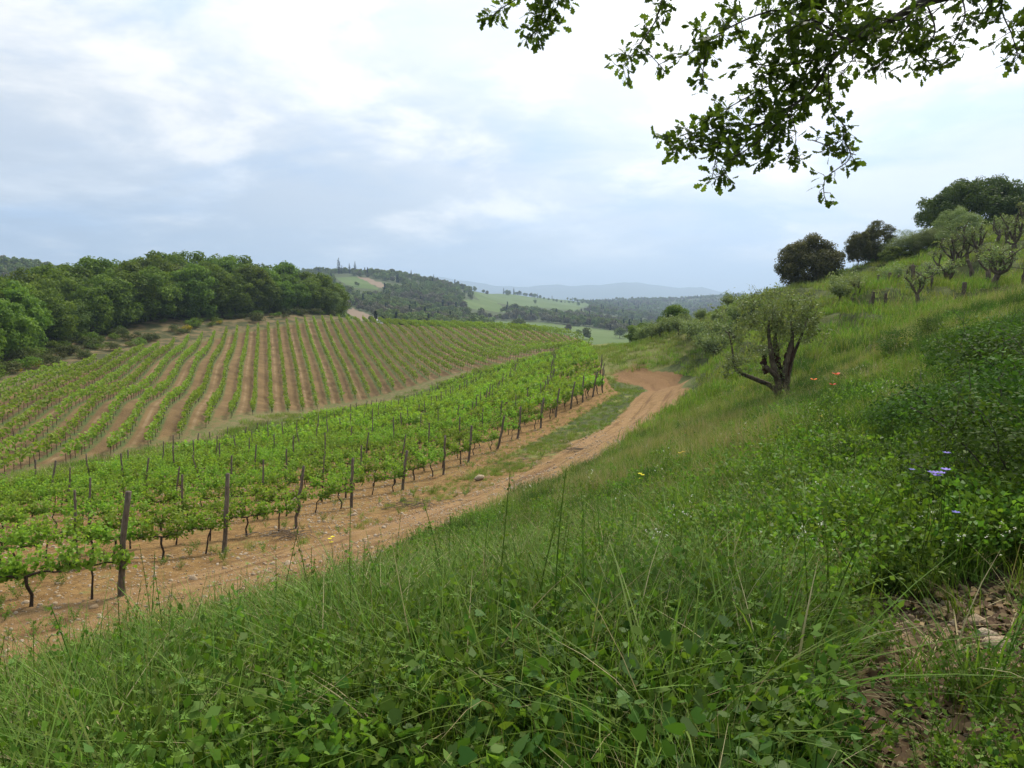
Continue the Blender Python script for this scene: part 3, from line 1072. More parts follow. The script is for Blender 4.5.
# ------------------------------------------------------------------ trees
def crown_mesh(rng, blobs, leaf=.3, per=110, shape='oval', up=.45, shell=.55):
    """leaf clumps (cx, cy, cz, r) -> MB"""
    mb = MB()
    for cx, cy, cz, r in blobs:
        m = max(12, int(per * (r ** 1.6)))
        d = unit(m, rng)
        d[:, 2] = np.abs(d[:, 2]) * np.where(rng.random(m) < .68, 1, -1)
        rad = r * (shell + (1 - shell) * rng.random(m) ** .5) * rng.uniform(.8, 1.18, m)
        C = np.c_[cx + d[:, 0] * rad, cy + d[:, 1] * rad, cz + d[:, 2] * rad * .8]
        V, Fq = leaves(C, rng.uniform(.6, 1.3, m) * leaf, shape, up, rng, N=d * .7)
        base = rng.uniform(.15, .85)
        mb.add(V, Fq, np.repeat(np.clip(base + rng.normal(0, .2, m), 0, 1), V.shape[0] // m))
    return mb


def blob_shell(rng, n, w, h, z0, r0, r1, flat=1.0, lean=0):
    """clump centres over and inside an uneven ellipsoid crown"""
    out = []
    lump = [(rng.uniform(0, 2 * PI), rng.uniform(.75, 1.25)) for _ in range(5)]
    for k in range(n):
        d = unit(1, rng)[0]
        if d[2] < -.85: d[2] *= -.5
        a = math.atan2(d[1], d[0])
        s = 1.0
        for b, f in lump: s *= 1 + (f - 1) * max(0, math.cos(a - b)) ** 2
        q = min(1.06, rng.uniform(.45, 1.0) ** .6 * s)
        r = rng.uniform(r0, r1)
        out.append((d[0] * (w / 2 - r * .6) * q + lean * d[2], d[1] * (w / 2 - r * .6) * q, z0 + h * .5 + d[2] * (h / 2 - r * .5) * q * flat, r))
    return out


def limbs(rng, mb, base, top_pts, r0, sides=7):
    for q in top_pts:
        q = np.asarray(q, float)
        b = np.asarray(base, float)
        mid = (b + q) / 2 + rng.normal(0, .08, 3) * np.linalg.norm(q - b)
        t = np.linspace(0, 1, 7)[:, None]
        P = (1 - t) ** 2 * b + 2 * t * (1 - t) * mid + t * t * q
        mb.add(*tube(P, np.linspace(r0, r0 * .25, 7), sides))


def tree_protos(n, seed, w, h, z0, nb, r0, r1, leaf, per, lm, trunk_r, shell=.55, shape='oval', barkm='bark'):
    out = []
    for k in range(n):
        rng = np.random.default_rng(seed + k)
        bl = blob_shell(rng, nb, w * rng.uniform(.88, 1.12), h, z0, r0, r1)
        cr = crown_mesh(rng, bl, leaf, per, shape, shell=shell).build('crown', lm, link=False).data
        tb = MB()
        fork = (rng.normal(0, .1), rng.normal(0, .1), z0 + h * .18)
        tb.add(*tube([(0, 0, -.4), (fork[0] * .5, fork[1] * .5, fork[2] * .5), fork], [trunk_r * 1.3, trunk_r, trunk_r * .85], 8))
        limbs(rng, tb, fork, [b[:3] for b in bl[:9]], trunk_r * .6)
        out.append((tb.build('trunk', M[barkm], smooth=True, link=False).data, cr))
    return out


def plant_tree(name, pr, x, y, s, label, cat, group=None, rz=None, sz=None, dz=0):
    v = empty(name, (x, y, Hs(x, y) + dz), R.uniform(0, 2 * PI) if rz is None else rz)
    v.scale = (s, s, sz or s)
    tag(v, label, cat, group)
    for nm, me in zip(('trunk', 'crown'), pr):
        o = bpy.data.objects.new(nm, me)
        COL.objects.link(o)
        o.parent = v
    return v


def px_x(px, Y):
    return (px - 512) / F * 1.007 * Y


def top_h(px, py, Y):
    x = px_x(px, Y)
    return x, at(px, py, Y)[2] - Hs(x, Y)


def build_woods():
    pr = tree_protos(8, 500, 9.4, 10.4, -.6, 110, .8, 1.6, .46, 80, M['wood_leaf'], .2)
    pale = tree_protos(2, 540, 7.4, 8.2, .3, 75, .8, 1.4, .34, 90, M['wood_leaf_pale'], .16)
    sx = [-80, 0, 50, 100, 150, 190, 230, 260, 300, 330, 352]
    sy = [272, 270, 266, 260, 253, 248, 253, 259, 265, 274, 294]
    bx = [-80, 0, 50, 150, 232, 299, 350]
    bY = [62, 82, 96, 117, 132, 144, 150]
    lab = {0: 'leafy broad tree at the front of the wood above the scrub bank',
           1: 'leafy broad tree in the middle of the wood on the hill',
           2: 'leafy broad tree at the back of the wood, top against the sky'}
    for row in range(3):
        px = -70 + row * 9
        while px < 344 - (row == 2) * 6:
            Y = np.interp(px, bx, bY) + (-1.2, 6.0, 13)[row] + R.uniform(-1.2, 1.2)
            top = np.interp(px, sx, sy) + R.uniform(-2, 7)
            x, h = top_h(px, top, Y)
            f = (R.uniform(.62, .9), R.uniform(.88, 1.02), R.uniform(.97, 1.05))[row]
            s = max(.45, h / 10.2 * f)
            p = pale[R.integers(2)] if R.random() < (.10 if row == 0 else .03) else pr[R.integers(8)]
            last = row == 1 and px > 318
            plant_tree('broadleaf_tree', p, x, Y, s * R.uniform(.95, 1.1), 'round tree at the right end of the wood, over the vineyard crest' if last else lab[row], 'tree', 'trees of the wood beside the hillside vineyard', sz=s)
            px += 7.0 * s * F / Y * R.uniform(.5, .68)
    # low bushes and scrub between the wood and the field
    sh = []
    for k in range(4):
        rng = np.random.default_rng(560 + k)
        sh.append(crown_mesh(rng, blob_shell(rng, 14, 2.0, 1.3, -.1, .3, .5), .14, 260).build('scrub_bush', M['scrub_leaf'] if k < 2 else M['wood_leaf'], link=False).data)
    br = crown_mesh(np.random.default_rng(570), blob_shell(np.random.default_rng(571), 12, 1.7, 1.1, 0, .25, .4), .12, 260)
    brd = br.build('broom_bush', M['broom'], link=False).data
    for k in range(190):
        px = R.uniform(-40, 335)
        Y = np.interp(px, [-80, 0, 66, 143, 226, 299, 350], [50, 64, 79, 98, 118, 133, 140]) + R.uniform(.0, 1.0) ** .8 * np.interp(px, [0, 150, 300, 340], [18, 18, 11, 7]) + 1.6
        x = px_x(px, Y)
        j = R.integers(4)
        o = bpy.data.objects.new('scrub_bush', sh[j])
        COL.objects.link(o)
        o.location = (x, Y, Hs(x, Y))
        s = R.uniform(.5, 1.3)
        o.scale = (s * 1.25, s * 1.2, s)
        o.rotation_euler.z = R.uniform(0, 6)
        tag(o, 'low olive-brown scrub bush on the bank below the wood' if j < 2 else 'low dark green bush on the bank below the wood', 'bush', 'bushes on the scrub bank')
    for px, Y, s, lb in ((190, 112, 1.1, 'yellow flowering broom bush on the bank under the middle of the wood'), (36, 77, .95, 'yellow flowering broom bush low on the bank at the left edge'),
                         (222, 121, .7, 'small yellow broom bush on the bank near the field corner'), (20, 73, .5, 'tiny yellow broom bush beside the left field edge')):
        x = px_x(px, Y)
        o = bpy.data.objects.new('broom_bush', brd)
        COL.objects.link(o)
        o.location, o.scale = (x, Y, Hs(x, Y)), (s, s, s)
        tag(o, lb, 'broom bush')


build_woods()


def build_right_trees():
    holm = tree_protos(2, 600, 8.6, 6.6, -1.0, 130, .6, 1.1, .22, 420, M['holm_leaf'], .16)
    hn = tree_protos(2, 610, 5.2, 7.4, -.3, 90, .5, .85, .2, 420, M['holm_leaf'], .11, .5)
    gr = tree_protos(3, 620, 7.0, 5.8, -.6, 95, .55, .95, .24, 330, M['wood_leaf'], .12)
    ol = tree_protos(3, 630, 7.2, 5.7, -.6, 100, .5, .95, .2, 420, M['olive_leaf'], .14, .4, 'thin', 'olive_bark')
    oak = tree_protos(2, 640, 17.0, 8.6, -.3, 170, .8, 1.5, .34, 230, M['ridge_leaf'], .24, .45)

    def put(name, p, px, Y, top, H1, lb, cat='tree', wide=1.0, g=None):
        x, h = top_h(px, top, Y)
        s = h / H1
        return plant_tree(name, p, x, Y, s * wide, lb, cat, g, sz=s)
    put('holm_oak', holm[0], 806, 63, 234, 5.9, 'round dark brown-green holm oak alone at the left of the ridge', wide=1.02)
    put('holm_oak', hn[0], 851, 62, 226, 7.2, 'narrow dark holm oak standing just right of the round one')
    put('holm_oak', hn[1], 868, 63, 219, 7.2, 'taller narrow dark holm oak with its crown above its neighbour')
    put('small_tree', gr[0], 882, 58, 254, 5.4, 'low bright green bushy tree under the dark holm oaks', wide=1.1)
    put('small_tree', gr[1], 873, 64, 243, 5.4, 'low green tree between holm oaks and grey olives')
    put('olive_tree', ol[0], 902, 60, 229, 5.0, 'loose grey-green tree between the holm oaks and the large oak', wide=1.3)
    put('olive_tree', ol[1], 921, 58, 224, 5.0, 'thin grey tree left of the big grey-green olive', wide=1.1)
    put('olive_tree', ol[2], 950, 55, 208, 5.0, 'large rounded grey-green olive in front of the big oak', wide=1.05)
    put('olive_tree', ol[0], 985, 56, 222, 5.0, 'browner olive right of the large rounded olive, under the oak', wide=.8)
    put('oak_tree', oak[0], 968, 66, 176, 8.6, 'big spreading green oak on the ridge at the far right', wide=.82)
    put('oak_tree', oak[1], 1024, 62, 184, 8.6, 'green oak cut by the right picture edge on the ridge', wide=.7)
    put('olive_tree', ol[1], 1022, 52, 212, 5.0, 'grey olive at the right picture edge under the oak', wide=.8)
    for px, Y, top in ((897, 57, 263), (908, 56, 255), (928, 55, 250), (836, 60, 283), (1000, 52, 232), (888, 59, 246), (913, 60, 236), (936, 57, 232), (862, 63, 262)):
        put('ridge_bush', gr[R.integers(3)], px, Y, top, 5.4, 'small leafy bush at the foot of the ridge trees', 'bush', 1.4, 'bushes under the ridge trees')
    # lone tree beyond the bend and its companions
    put('round_tree', gr[2], 672, 76, 303, 5.4, 'round bright green tree standing alone above the row of young olives', wide=1.0)
    put('slender_tree', hn[0], 701, 80, 309, 7.2, 'slim small tree right of the lone round tree', wide=.55)
    put('slender_tree', gr[1], 641, 84, 322, 5.4, 'low dull green tree at the left end of the young olives', wide=1.3)


build_right_trees()


# ------------------------------------------------------------------ olives
def bez(pts, n=14):
    """smooth path through points"""
    pts = np.asarray(pts, float)
    t = np.linspace(0, len(pts) - 1, n)
    i = np.clip(t.astype(int), 0, len(pts) - 2)
    f = (t - i)[:, None]
    p0 = pts[np.maximum(i - 1, 0)]
    p1, p2 = pts[i], pts[i + 1]
    p3 = pts[np.minimum(i + 2, len(pts) - 1)]
    return .5 * (2 * p1 + (p2 - p0) * f + (2 * p0 - 5 * p1 + 4 * p2 - p3) * f ** 2 + (3 * p1 - p0 - 3 * p2 + p3) * f ** 3)


def twigs(rng, mb, lf, start, d0, ln, leaf=.055, nl=60, spread=.12, tw=.006, tint=None):
    """one leafy shoot"""
    d0 = np.asarray(d0, float) / np.linalg.norm(d0)
    P = [np.asarray(start, float)]
    d = d0.copy()
    for k in range(5):
        d = d + rng.normal(0, .22, 3)
        d /= np.linalg.norm(d)
        P.append(P[-1] + d * ln / 5)
    P = np.array(P)
    if mb is not None: mb.add(*tube(P, np.linspace(tw, tw * .35, len(P)), 4))
    t = rng.uniform(.1, 1, nl)
    k = np.minimum((t * 5).astype(int), 4)
    C = P[k] + (P[k + 1] - P[k]) * (t * 5 - k)[:, None] + rng.normal(0, spread * .5, (nl, 3))
    V, Fq = leaves(C, rng.uniform(.7, 1.4, nl) * leaf, 'thin' if leaf < .07 else 'oval', .3, rng)
    lf.add(V, Fq, np.repeat(np.clip(rng.normal(.5 if tint is None else tint, .25, nl), 0, 1), 4))


def build_main_olive():
    Y = 21.5
    x0 = px_x(783, Y)
    z0 = Hs(x0, Y)
    s = Y / F                                          # metres per picture pixel at that distance
    base_row = project(np.array([x0]), np.array([Y]), np.array([z0]))[1][0]
    v = empty('olive_tree', (x0, Y, z0))
    tag(v, 'old gnarled olive with reddish dead wood and sparse silvery leaves beside the track', 'olive tree')
    Lc = lambda px, py, dy=0.0: ((px - 783) * s, dy, (403 - py) * s)
    rng = np.random.default_rng(77)
    tb = MB()
    stems = [([(783, 409, 0), (781, 398, 0), (779, 388, -.05), (775, 377, -.1), (770, 362, -.1), (768, 350, -.1), (766, 336, -.05), (766, 318, 0)], [.2, .17, .12, .10, .085, .07, .05, .03]),
             ([(781, 400, 0), (777, 392, .1), (770, 386, .15), (762, 383, .1), (752, 379, .05), (742, 375, 0), (735, 371, -.05)], [.11, .09, .075, .07, .062, .056, .05]),
             ([(735, 371, -.05), (732, 360, 0), (731, 350, .05), (728, 336, .1), (724, 332, .1)], [.04, .033, .028, .022, .012]),
             ([(785, 402, .05), (788, 390, .15), (790, 376, .2), (793, 364, .2), (797, 350, .2), (802, 335, .15), (807, 315, .1)], [.15, .12, .09, .065, .05, .035, .02]),
             ([(782, 398, .1), (781, 380, .3), (779, 366, .35), (778, 352, .35), (777, 335, .3), (780, 318, .3)], [.13, .11, .095, .08, .05, .03]),
             ([(784, 402, -.05), (785, 388, -.1), (783, 372, -.1), (786, 356, -.1), (789, 338, -.1), (788, 322, 0)], [.15, .11, .09, .075, .05, .025]),
             ([(777, 380, -.1), (770, 374, -.25), (764, 369, -.3), (761, 366, -.3)], [.07, .075, .07, .06])]
    for pts, rd in stems:
        P = bez([Lc(*p) for p in pts], 22)
        rr = np.interp(np.linspace(0, 1, 22), np.linspace(0, 1, len(rd)), rd) * rng.uniform(.9, 1.14, 22)
        tb.add(*tube(P, rr, 8))
    tb.build('trunk', M['olive_bark'], v, smooth=True)
    rw = MB()
    for pts, rd in (([(785, 386, .1), (786, 373, .1), (788, 361, .1), (790, 350, .1), (792, 341, .12)], [.08, .11, .12, .10, .03]),
                    ([(780, 378, .2), (779, 368, .2), (777, 357, .22), (779, 347, .2)], [.08, .13, .11, .04]),
                    ([(766, 374, .05), (764, 364, .1), (765, 356, .1)], [.06, .08, .03])):
        P = bez([Lc(*p) for p in pts], 16)
        V, Fs = tube(P, np.interp(np.linspace(0, 1, 16), np.linspace(0, 1, len(rd)), rd), 9)
        V += rng.normal(0, .026, V.shape)
        rw.add(V, Fs)
    rw.build('dead_wood', M['rust_wood'], v)['label'] = 'reddish brown dead split wood on the olive trunk'
    br, lf = MB(), MB()
    for k in range(205):
        c = rng.random()
        if c < .58:      # main head of shoots
            px, py = rng.normal(770, 20), 298 + 54 * rng.random() ** .8
        elif c < .8:     # right-hand spray
            px, py = rng.normal(801, 8), rng.uniform(310, 345)
        elif c < .93:    # left drooping side
            px, py = rng.normal(745, 10), rng.uniform(325, 368)
        else:            # sprouts low on the left branch
            px, py = rng.normal(732, 5), rng.uniform(362, 378)
        up = 1 if py < 345 else rng.uniform(-.4, .7)
        twigs(rng, br, lf, Lc(px, py, rng.normal(0, .35)), (rng.normal(0, .6), rng.normal(0, .6), up), rng.uniform(.3, .8), .085, 26, .13)
    for px, py, tx in ((752, 305, -.5), (757, 303, .2), (765, 304, -.1), (741, 312, -.6), (806, 318, .3), (792, 305, .25), (776, 300, .05)):
        twigs(rng, br, lf, Lc(px, py), (tx, 0, 1), .62, .06, 34, .10)
    n = 500           # ivy-like suckers round the trunk
    t = rng.random(n)
    C = np.c_[(rng.normal(780, 4, n) - 783 - (t * 9)) * s, rng.normal(0, .17, n) - .1, t * 2.2]
    V, Fq = leaves(C, rng.uniform(.04, .08, n), 'oval', .2, rng)
    lf.add(V, Fq, leaf_tint(n, 4, rng, 0, .6))
    br.build('twigs', M['olive_bark'], v)
    lf.build('crown', M['olive_leaf'], v)


build_main_olive()


def pruned_olive(seed, kind):
    rng = np.random.default_rng(seed)
    tb, lf = MB(), MB()
    h = 1.0
    if kind == 'stub':
        P = bez([(0, 0, -.2), (rng.normal(0, .05), 0, .5), (rng.normal(0, .1), 0, 1.15)], 10)
        tb.add(*tube(P, np.linspace(.14, .10, 10) * rng.uniform(.8, 1.25, 10), 8))
        for k in range(rng.integers(1, 4)):
            a = rng.uniform(0, 6.28)
            twigs(rng, tb, lf, (0, 0, rng.uniform(.6, 1.1)), (math.cos(a), math.sin(a), .8), rng.uniform(.3, .7), .06, 26, .1, .02)
    else:
        fork = np.array((rng.normal(0, .1), 0, rng.uniform(.35, .7)))
        tb.add(*tube([(0, 0, -.2), fork * .5 + rng.normal(0, .03, 3), fork], [.17, .13, .115], 8))
        n = {'fork': 2, 'many': 5, 'thick': 3}[kind]
        for k in range(n):
            a = k / n * 6.28 + rng.normal(0, .4)
            ln = rng.uniform(.7, 1.25) * (.7 if kind == 'thick' else 1)
            e = fork + np.array((math.cos(a) * ln * rng.uniform(.25, .75), math.sin(a) * ln * rng.uniform(.25, .75), ln * rng.uniform(.7, 1.2)))
            mid = (fork + e) / 2 + np.array((math.cos(a) * .08, math.sin(a) * .08, -.04)) + rng.normal(0, .09, 3)
            r0 = .11 if kind == 'thick' else .062
            tb.add(*tube(bez([fork, mid, e], 9), np.linspace(r0, r0 * .65, 9) * rng.uniform(.85, 1.2, 9), 7))
            if kind == 'thick':
                tb.add(*tube([e - (0, 0, .02), e + (0, 0, .12)], [.11, .08], 7))
            for q in range(3):
                b0 = mid + (e - mid) * rng.uniform(.1, .9)
                b1 = b0 + np.array((rng.normal(0, .25), rng.normal(0, .25), rng.uniform(.15, .55)))
                tb.add(*tube(bez([b0, (b0 + b1) / 2 + rng.normal(0, .05, 3), b1], 6), np.linspace(.036, .014, 6), 5))
            for q in range(rng.integers(5, 9)):
                twigs(rng, tb, lf, mid + (e - mid) * rng.uniform(0, 1), (rng.normal(0, .8), rng.normal(0, .8), .9), rng.uniform(.3, .8), .10, 22, .14, .012)
    if not lf.V: twigs(rng, tb, lf, (0, 0, .8), (1, 0, 1), .4, .06, 16)
    return tb.build('trunk', M['olive_bark'], smooth=True, link=False).data, lf.build('shoots', M['olive_leaf'], link=False).data


def build_olive_grove():
    spec = [(849, 298, 'fork', .95, 'Y-shaped cut olive trunk left of the grove under the holm oaks'),
            (865, 306, 'stub', .55, 'short dark olive stub left of the other stubs'),
            (880, 306, 'stub', .8, 'short dark olive stub with a small sprouting arm'),
            (872, 294, 'stub', .75, 'thin cut olive stem between the fork and the stubs'),
            (911, 307, 'many', 1.0, 'hard pruned olive with several curved bare arms in the middle'),
            (938, 294, 'thick', 1.2, 'stout olive cut to a broad knobbly head'),
            (957, 307, 'stub', 1.15, 'stout upright olive stub with a slanting bare arm'),
            (963, 290, 'stub', 1.0, 'dark cut olive trunk behind the stout stub'),
            (980, 297, 'fork', 1.2, 'leaning two-armed pruned olive left of the tallest one'),
            (988, 302, 'many', 1.45, 'tallest pruned olive with dark branching arms'),
            (1015, 305, 'stub', 1.35, 'thick dark olive trunk near the right picture edge'),
            (1003, 283, 'many', 1.2, 'pruned olive behind the tallest one on the upper terrace'),
            (952, 278, 'fork', 1.0, 'slim pruned olive high on the slope below the grey tree'),
            (985, 268, 'many', .9, 'small pruned olive near the top of the slope'),
            (925, 300, 'stub', .6, 'small stub with sprouts left of the stout knobbly olive'),
            (1020, 270, 'fork', 1.1, 'pruned olive at the right picture edge near the ridge'),
            (900, 285, 'fork', .8, 'thin forked olive on the upper slope below the ridge trees')]
    rg = np.random.default_rng(790)
    for k in range(13):
        px = (868, 884, 893, 906, 918, 930, 944, 958, 968, 995, 1008, 1018, 948)[k]
        py = np.interp(px, [860, 1024], [290, 246]) + rg.uniform(4, 22)
        spec.append((px, py, ('fork', 'many', 'many', 'stub')[rg.integers(4)], rg.uniform(.75, 1.1), 'small pruned olive among many scattered over the upper slope'))
    for k, (px, py, kind, s, lb) in enumerate(spec):
        Y = float(np.interp(py, [268, 283, 294, 300, 307], [47, 43, 39, 35, 33]))
        x = px_x(px, Y)
        v = empty('pruned_olive_tree', (x, Y, Hs(x, Y)), R.uniform(0, 6))
        f = s * Y / 44
        v.scale = (f, f, f)
        tag(v, lb, 'olive tree', 'pruned olive trees on the slope')
        for nm, me in zip(('trunk', 'shoots'), pruned_olive(700 + k, kind)):
            o = bpy.data.objects.new(nm, me)
            COL.objects.link(o)
            o.parent = v
    # leafy young olives along the terrace beyond the bend, and a few by the old olive
    pr = []
    for k in range(5):
        rng = np.random.default_rng(760 + k)
        tb, lf = MB(), MB()
        fork = (rng.normal(0, .06), 0, .55)
        tb.add(*tube([(0, 0, -.2), fork], [.09, .07], 6))
        for q in range(9):
            a = rng.uniform(0, 6.28)
            e = np.array((math.cos(a) * .75, math.sin(a) * .75, rng.uniform(.8, 1.7)))
            tb.add(*tube(bez([fork, (fork + e) / 2 + (0, 0, .05), e], 6), np.linspace(.04, .015, 6), 5))
            for w in range(12):
                twigs(rng, None, lf, np.array(fork) * .35 + e * rng.uniform(.35, 1), (rng.normal(0, 1), rng.normal(0, 1), .6), rng.uniform(.4, .9), .135, 24, .24)
        pr.append((tb.build('trunk', M['olive_bark'], smooth=True, link=False).data, lf.build('crown', M['olive_leaf'], link=False).data))
    line = [(640, 74), (650, 71), (659, 68), (668, 66), (677, 63), (686, 60), (695, 57), (704, 54), (713, 51), (722, 54), (735, 55), (748, 56),
            (655, 78), (684, 68), (698, 64), (716, 58), (700, 58), (725, 62), (742, 58)]
    for k, (px, Y) in enumerate(line):
        x = px_x(px, Y)
        s = R.uniform(.75, 1.0) if k < 12 else R.uniform(.5, .7)
        plant_tree('young_olive_tree', pr[k % 5], x, Y, s, 'leafy grey-green young olive in the row along the terrace beyond the bend' if k < 12 else 'leafy grey-green young olive behind the terrace row beyond the bend', 'olive tree',
                   'young olives beyond the bend')
    for px, Y, s, lb in ((835, 38, .7, 'leafy young olive between the gnarled olive and the stubs'),
                         (845, 46, .75, 'leafy olive under the round dark holm oak'), 
                         (885, 44, .7, 'small leafy olive among the stubs')):
        x = px_x(px, Y)
        plant_tree('young_olive_tree', pr[R.integers(5)], x, Y, s, lb, 'olive tree', 'leafy olives near the old olive')


build_olive_grove()


# ------------------------------------------------------------------ overhanging oak
def build_oak():
    v = empty('oak_tree', (7.2, .3, Hs(7.2, .3)))
    tag(v, 'oak reaching lobed dark leaves in from the top right', 'oak tree')
    org = np.array(v.location)
    rng = np.random.default_rng(31)
    tb = MB()
    fork = np.array((6.7, .6, 4.2)) - org
    tb.add(*tube(bez([(0, 0, -.5), (.05, .05, 1.2), (-.2, .2, 2.6), fork], 14), np.linspace(.42, .26, 14) * rng.uniform(.94, 1.08, 14), 12))
    limb, tw, lf = MB(), MB(), MB()
    Dp = 5.2

    def L(px, py, dd=0.0):
        return at(px, py, Dp + dd) - org
    main = bez([fork, (np.array(fork) + L(1100, -60)) / 2 + (0, 0, .25), L(1100, -60), L(1010, -22), L(926, 2), L(885, 24), L(852, 40), L(836, 56), L(828, 66)], 40)
    limb.add(*tube(main, np.interp(np.linspace(0, 1, 40), [0, .25, .6, .85, 1], [.14, .06, .021, .015, .01]), 8))

    def spray(path, r0, spread, dens, lsize=.074, tint=.45, dd=0.25):
        P = bez([L(a, b, c) for a, b, c in path], 16)
        tw.add(*tube(P, np.linspace(r0, .003, 16), 5))
        ln = np.linalg.norm(np.diff(P, axis=0), axis=1).sum()
        nsub = int(ln / .028)
        S2 = np.array([(0, 0), (.14, .05), (.26, .17), (.36, .10), (.50, .27), (.60, .17), (.76, .27), (.86, .14), (1.0, 0),
                       (.86, -.14), (.76, -.27), (.60, -.17), (.50, -.27), (.36, -.10), (.26, -.17), (.14, -.05)])
        for k in range(nsub):
            t = rng.uniform(.03, 1)
            i = min(int(t * 15), 14)
            s = P[i] + (P[i + 1] - P[i]) * (t * 15 - i)
            d = unit(1, rng)[0] + .5 * (P[i + 1] - P[i]) / (np.linalg.norm(P[i + 1] - P[i]) + 1e-9)
            d[2] = d[2] * .8 - .05
            d /= np.linalg.norm(d)
            l = spread * 1.25 * rng.uniform(.35, 1.0) * (1.1 - .4 * t)
            e = s + d * l
            tw.add(*tube([s, (s + e) / 2 + rng.normal(0, .012, 3), e], [.0032, .0024, .0012], 3, False))
            m = max(3, int(l / .0165 * dens / 13))
            for q in np.linspace(.3, 1.0, m) + rng.uniform(-.04, .04, m):      # leaves stand off the twig on short stalks
                sz = lsize * rng.uniform(.65, 1.2)
                ax = unit(1, rng)[0] + d * .7
                ax[2] -= .15
                ax /= np.linalg.norm(ax)
                nn = np.cross(ax, unit(1, rng)[0] + (0, 0, .0))
                nn = nn / (np.linalg.norm(nn) + 1e-9)
                sd2 = np.cross(nn, ax)
                if abs(nn[2]) < .3 and rng.random() < .5: nn, sd2 = sd2, nn
                o_ = s + d * l * q + ax * .012
                V = o_ + sz * (S2[:, :1] * ax + S2[:, 1:] * sd2 + (np.abs(S2[:, 1:]) * .25 - S2[:, :1] ** 2 * .12) * nn)
                lf.add(V, np.arange(16)[None], np.clip(rng.normal(tint, .25), 0, 1))
    # picture-measured sprays: (column, row, offset in depth)
    spray([(828, 64, 0), (815, 88, .05), (800, 101, .1), (780, 112, .1), (762, 125, .15)], .016, .27, 17)
    spray([(775, 116, .1), (745, 132, .15), (714, 143, .2), (677, 148, .2)], .009, .19, 14)
    spray([(720, 140, .2), (716, 158, .2), (712, 178, .25)], .005, .12, 10)
    spray([(760, 126, .1), (730, 165, 0), (722, 176, 0)], .005, .12, 9)
    spray([(828, 64, 0), (829, 90, -.1), (832, 112, -.1), (846, 128, -.1), (843, 140, -.1)], .006, .10, 8)
    spray([(843, 138, -.1), (850, 158, -.1), (826, 178, -.1), (824, 196, -.1)], .004, .085, 8)
    spray([(790, 108, 0), (796, 140, 0), (788, 158, 0), (800, 156, 0)], .004, .07, 6)
    spray([(812, 140, -.1), (835, 148, -.1), (856, 155, -.1)], .004, .08, 7)
    spray([(852, 40, 0), (820, 30, .1), (783, 10, .2), (745, 20, .2), (708, 40, .25), (686, 56, .25)], .011, .22, 16)
    spray([(708, 36, .25), (704, 62, .25), (702, 84, .25)], .005, .12, 10)
    spray([(852, 42, 0), (840, 20, .2), (800, -8, .3), (770, -20, .3)], .01, .26, 16)
    spray([(880, 26, 0), (850, 8, .1), (830, -20, .1)], .008, .26, 16)
    spray([(840, 52, 0), (805, 62, .15), (770, 66, .2), (745, 60, .2)], .009, .24, 16)
    spray([(926, 2, 0), (935, 30, -.1), (925, 55, -.1), (935, 68, -.1)], .007, .15, 11)
    spray([(926, 4, 0), (905, 30, -.05), (890, 55, -.05), (872, 70, -.05)], .007, .16, 12)
    spray([(960, -8, 0), (965, 15, -.1), (955, 40, -.1), (948, 52, -.1)], .006, .12, 9)
    spray([(1000, -30, 0), (1002, 10, -.1), (1012, 35, -.1), (1018, 58, -.1)], .006, .15, 12)
    spray([(1040, -30, 0), (1036, 20, -.1), (1034, 50, -.1)], .006, .15, 12)
    spray([(1010, -24, 0), (985, -12, .1), (960, -2, .1)], .007, .16, 12)
    spray([(830, -70, .5), (745, -80, .5), (690, -50, .45), (664, -5, .4), (655, 22, .4), (634, 52, .4), (618, 72, .4)], .010, .13, 11)
    spray([(640, 45, .4), (655, 60, .4), (664, 70, .4)], .004, .09, 8)
    spray([(745, -80, .5), (650, -90, .6), (590, -60, .6), (565, -18, .5), (545, 8, .5), (536, 34, .5)], .011, .19, 14)
    spray([(570, -25, .5), (530, -8, .5), (505, 6, .5), (492, 16, .5)], .007, .13, 12)
    spray([(830, -70, .5), (900, -70, .3), (1010, -40, .1)], .02, .2, 10)
    spray([(815, 84, .3), (775, 84, .3), (735, 104, .3), (712, 116, .3)], .006, .17, 14)
    spray([(800, 100, -.2), (760, 140, -.2), (735, 156, -.2)], .005, .15, 12)
    spray([(760, 124, .2), (715, 128, .3), (690, 138, .3), (664, 142, .3)], .005, .15, 13)
    spray([(780, 112, -.1), (770, 150, -.1), (765, 158, -.1)], .004, .11, 9)
    spray([(850, 42, -.3), (812, 20, -.3), (785, 34, -.3)], .006, .24, 15)
    spray([(880, 24, .3), (860, 50, .3), (840, 76, .3)], .006, .2, 12)
    spray([(900, 14, .2), (915, 38, .2), (905, 62, .2)], .005, .15, 10)
    spray([(926, 2, -.2), (900, 20, -.25), (878, 18, -.3), (862, 30, -.3)], .006, .2, 7)
    spray([(960, -10, .1), (930, 16, .15), (908, 34, .15)], .006, .17, 7)
    spray([(1010, -24, -.1), (985, 8, -.15), (972, 26, -.15)], .006, .15, 7)
    # the head of the oak, above and behind the camera, out of the picture
    cl = MB()
    blobs = []
    for k in range(95):
        x, y = rng.uniform(-2.5, 12), rng.uniform(-9, 3.6)
        lo = CZ + max(y, 0) * .42 + 1.7
        if y > 0 and rng.random() < .15: continue
        z = lo + rng.uniform(.5, 4.2)
        blobs.append((x - org[0], y - org[1], z - org[2], rng.uniform(.6, 1.1)))
    cl = crown_mesh(rng, blobs, .2, 120, 'hex')
    for b in blobs[::6]:
        limbs(rng, limb, fork, [b[:3]], .09, 5)
    tb.build('trunk', M['bark'], v, smooth=True)
    limb.build('limb', M['bark'], v, smooth=True)
    tw.build('twigs', M['bark'], v)
    lf.build('leaves', M['oak_leaf'], v)
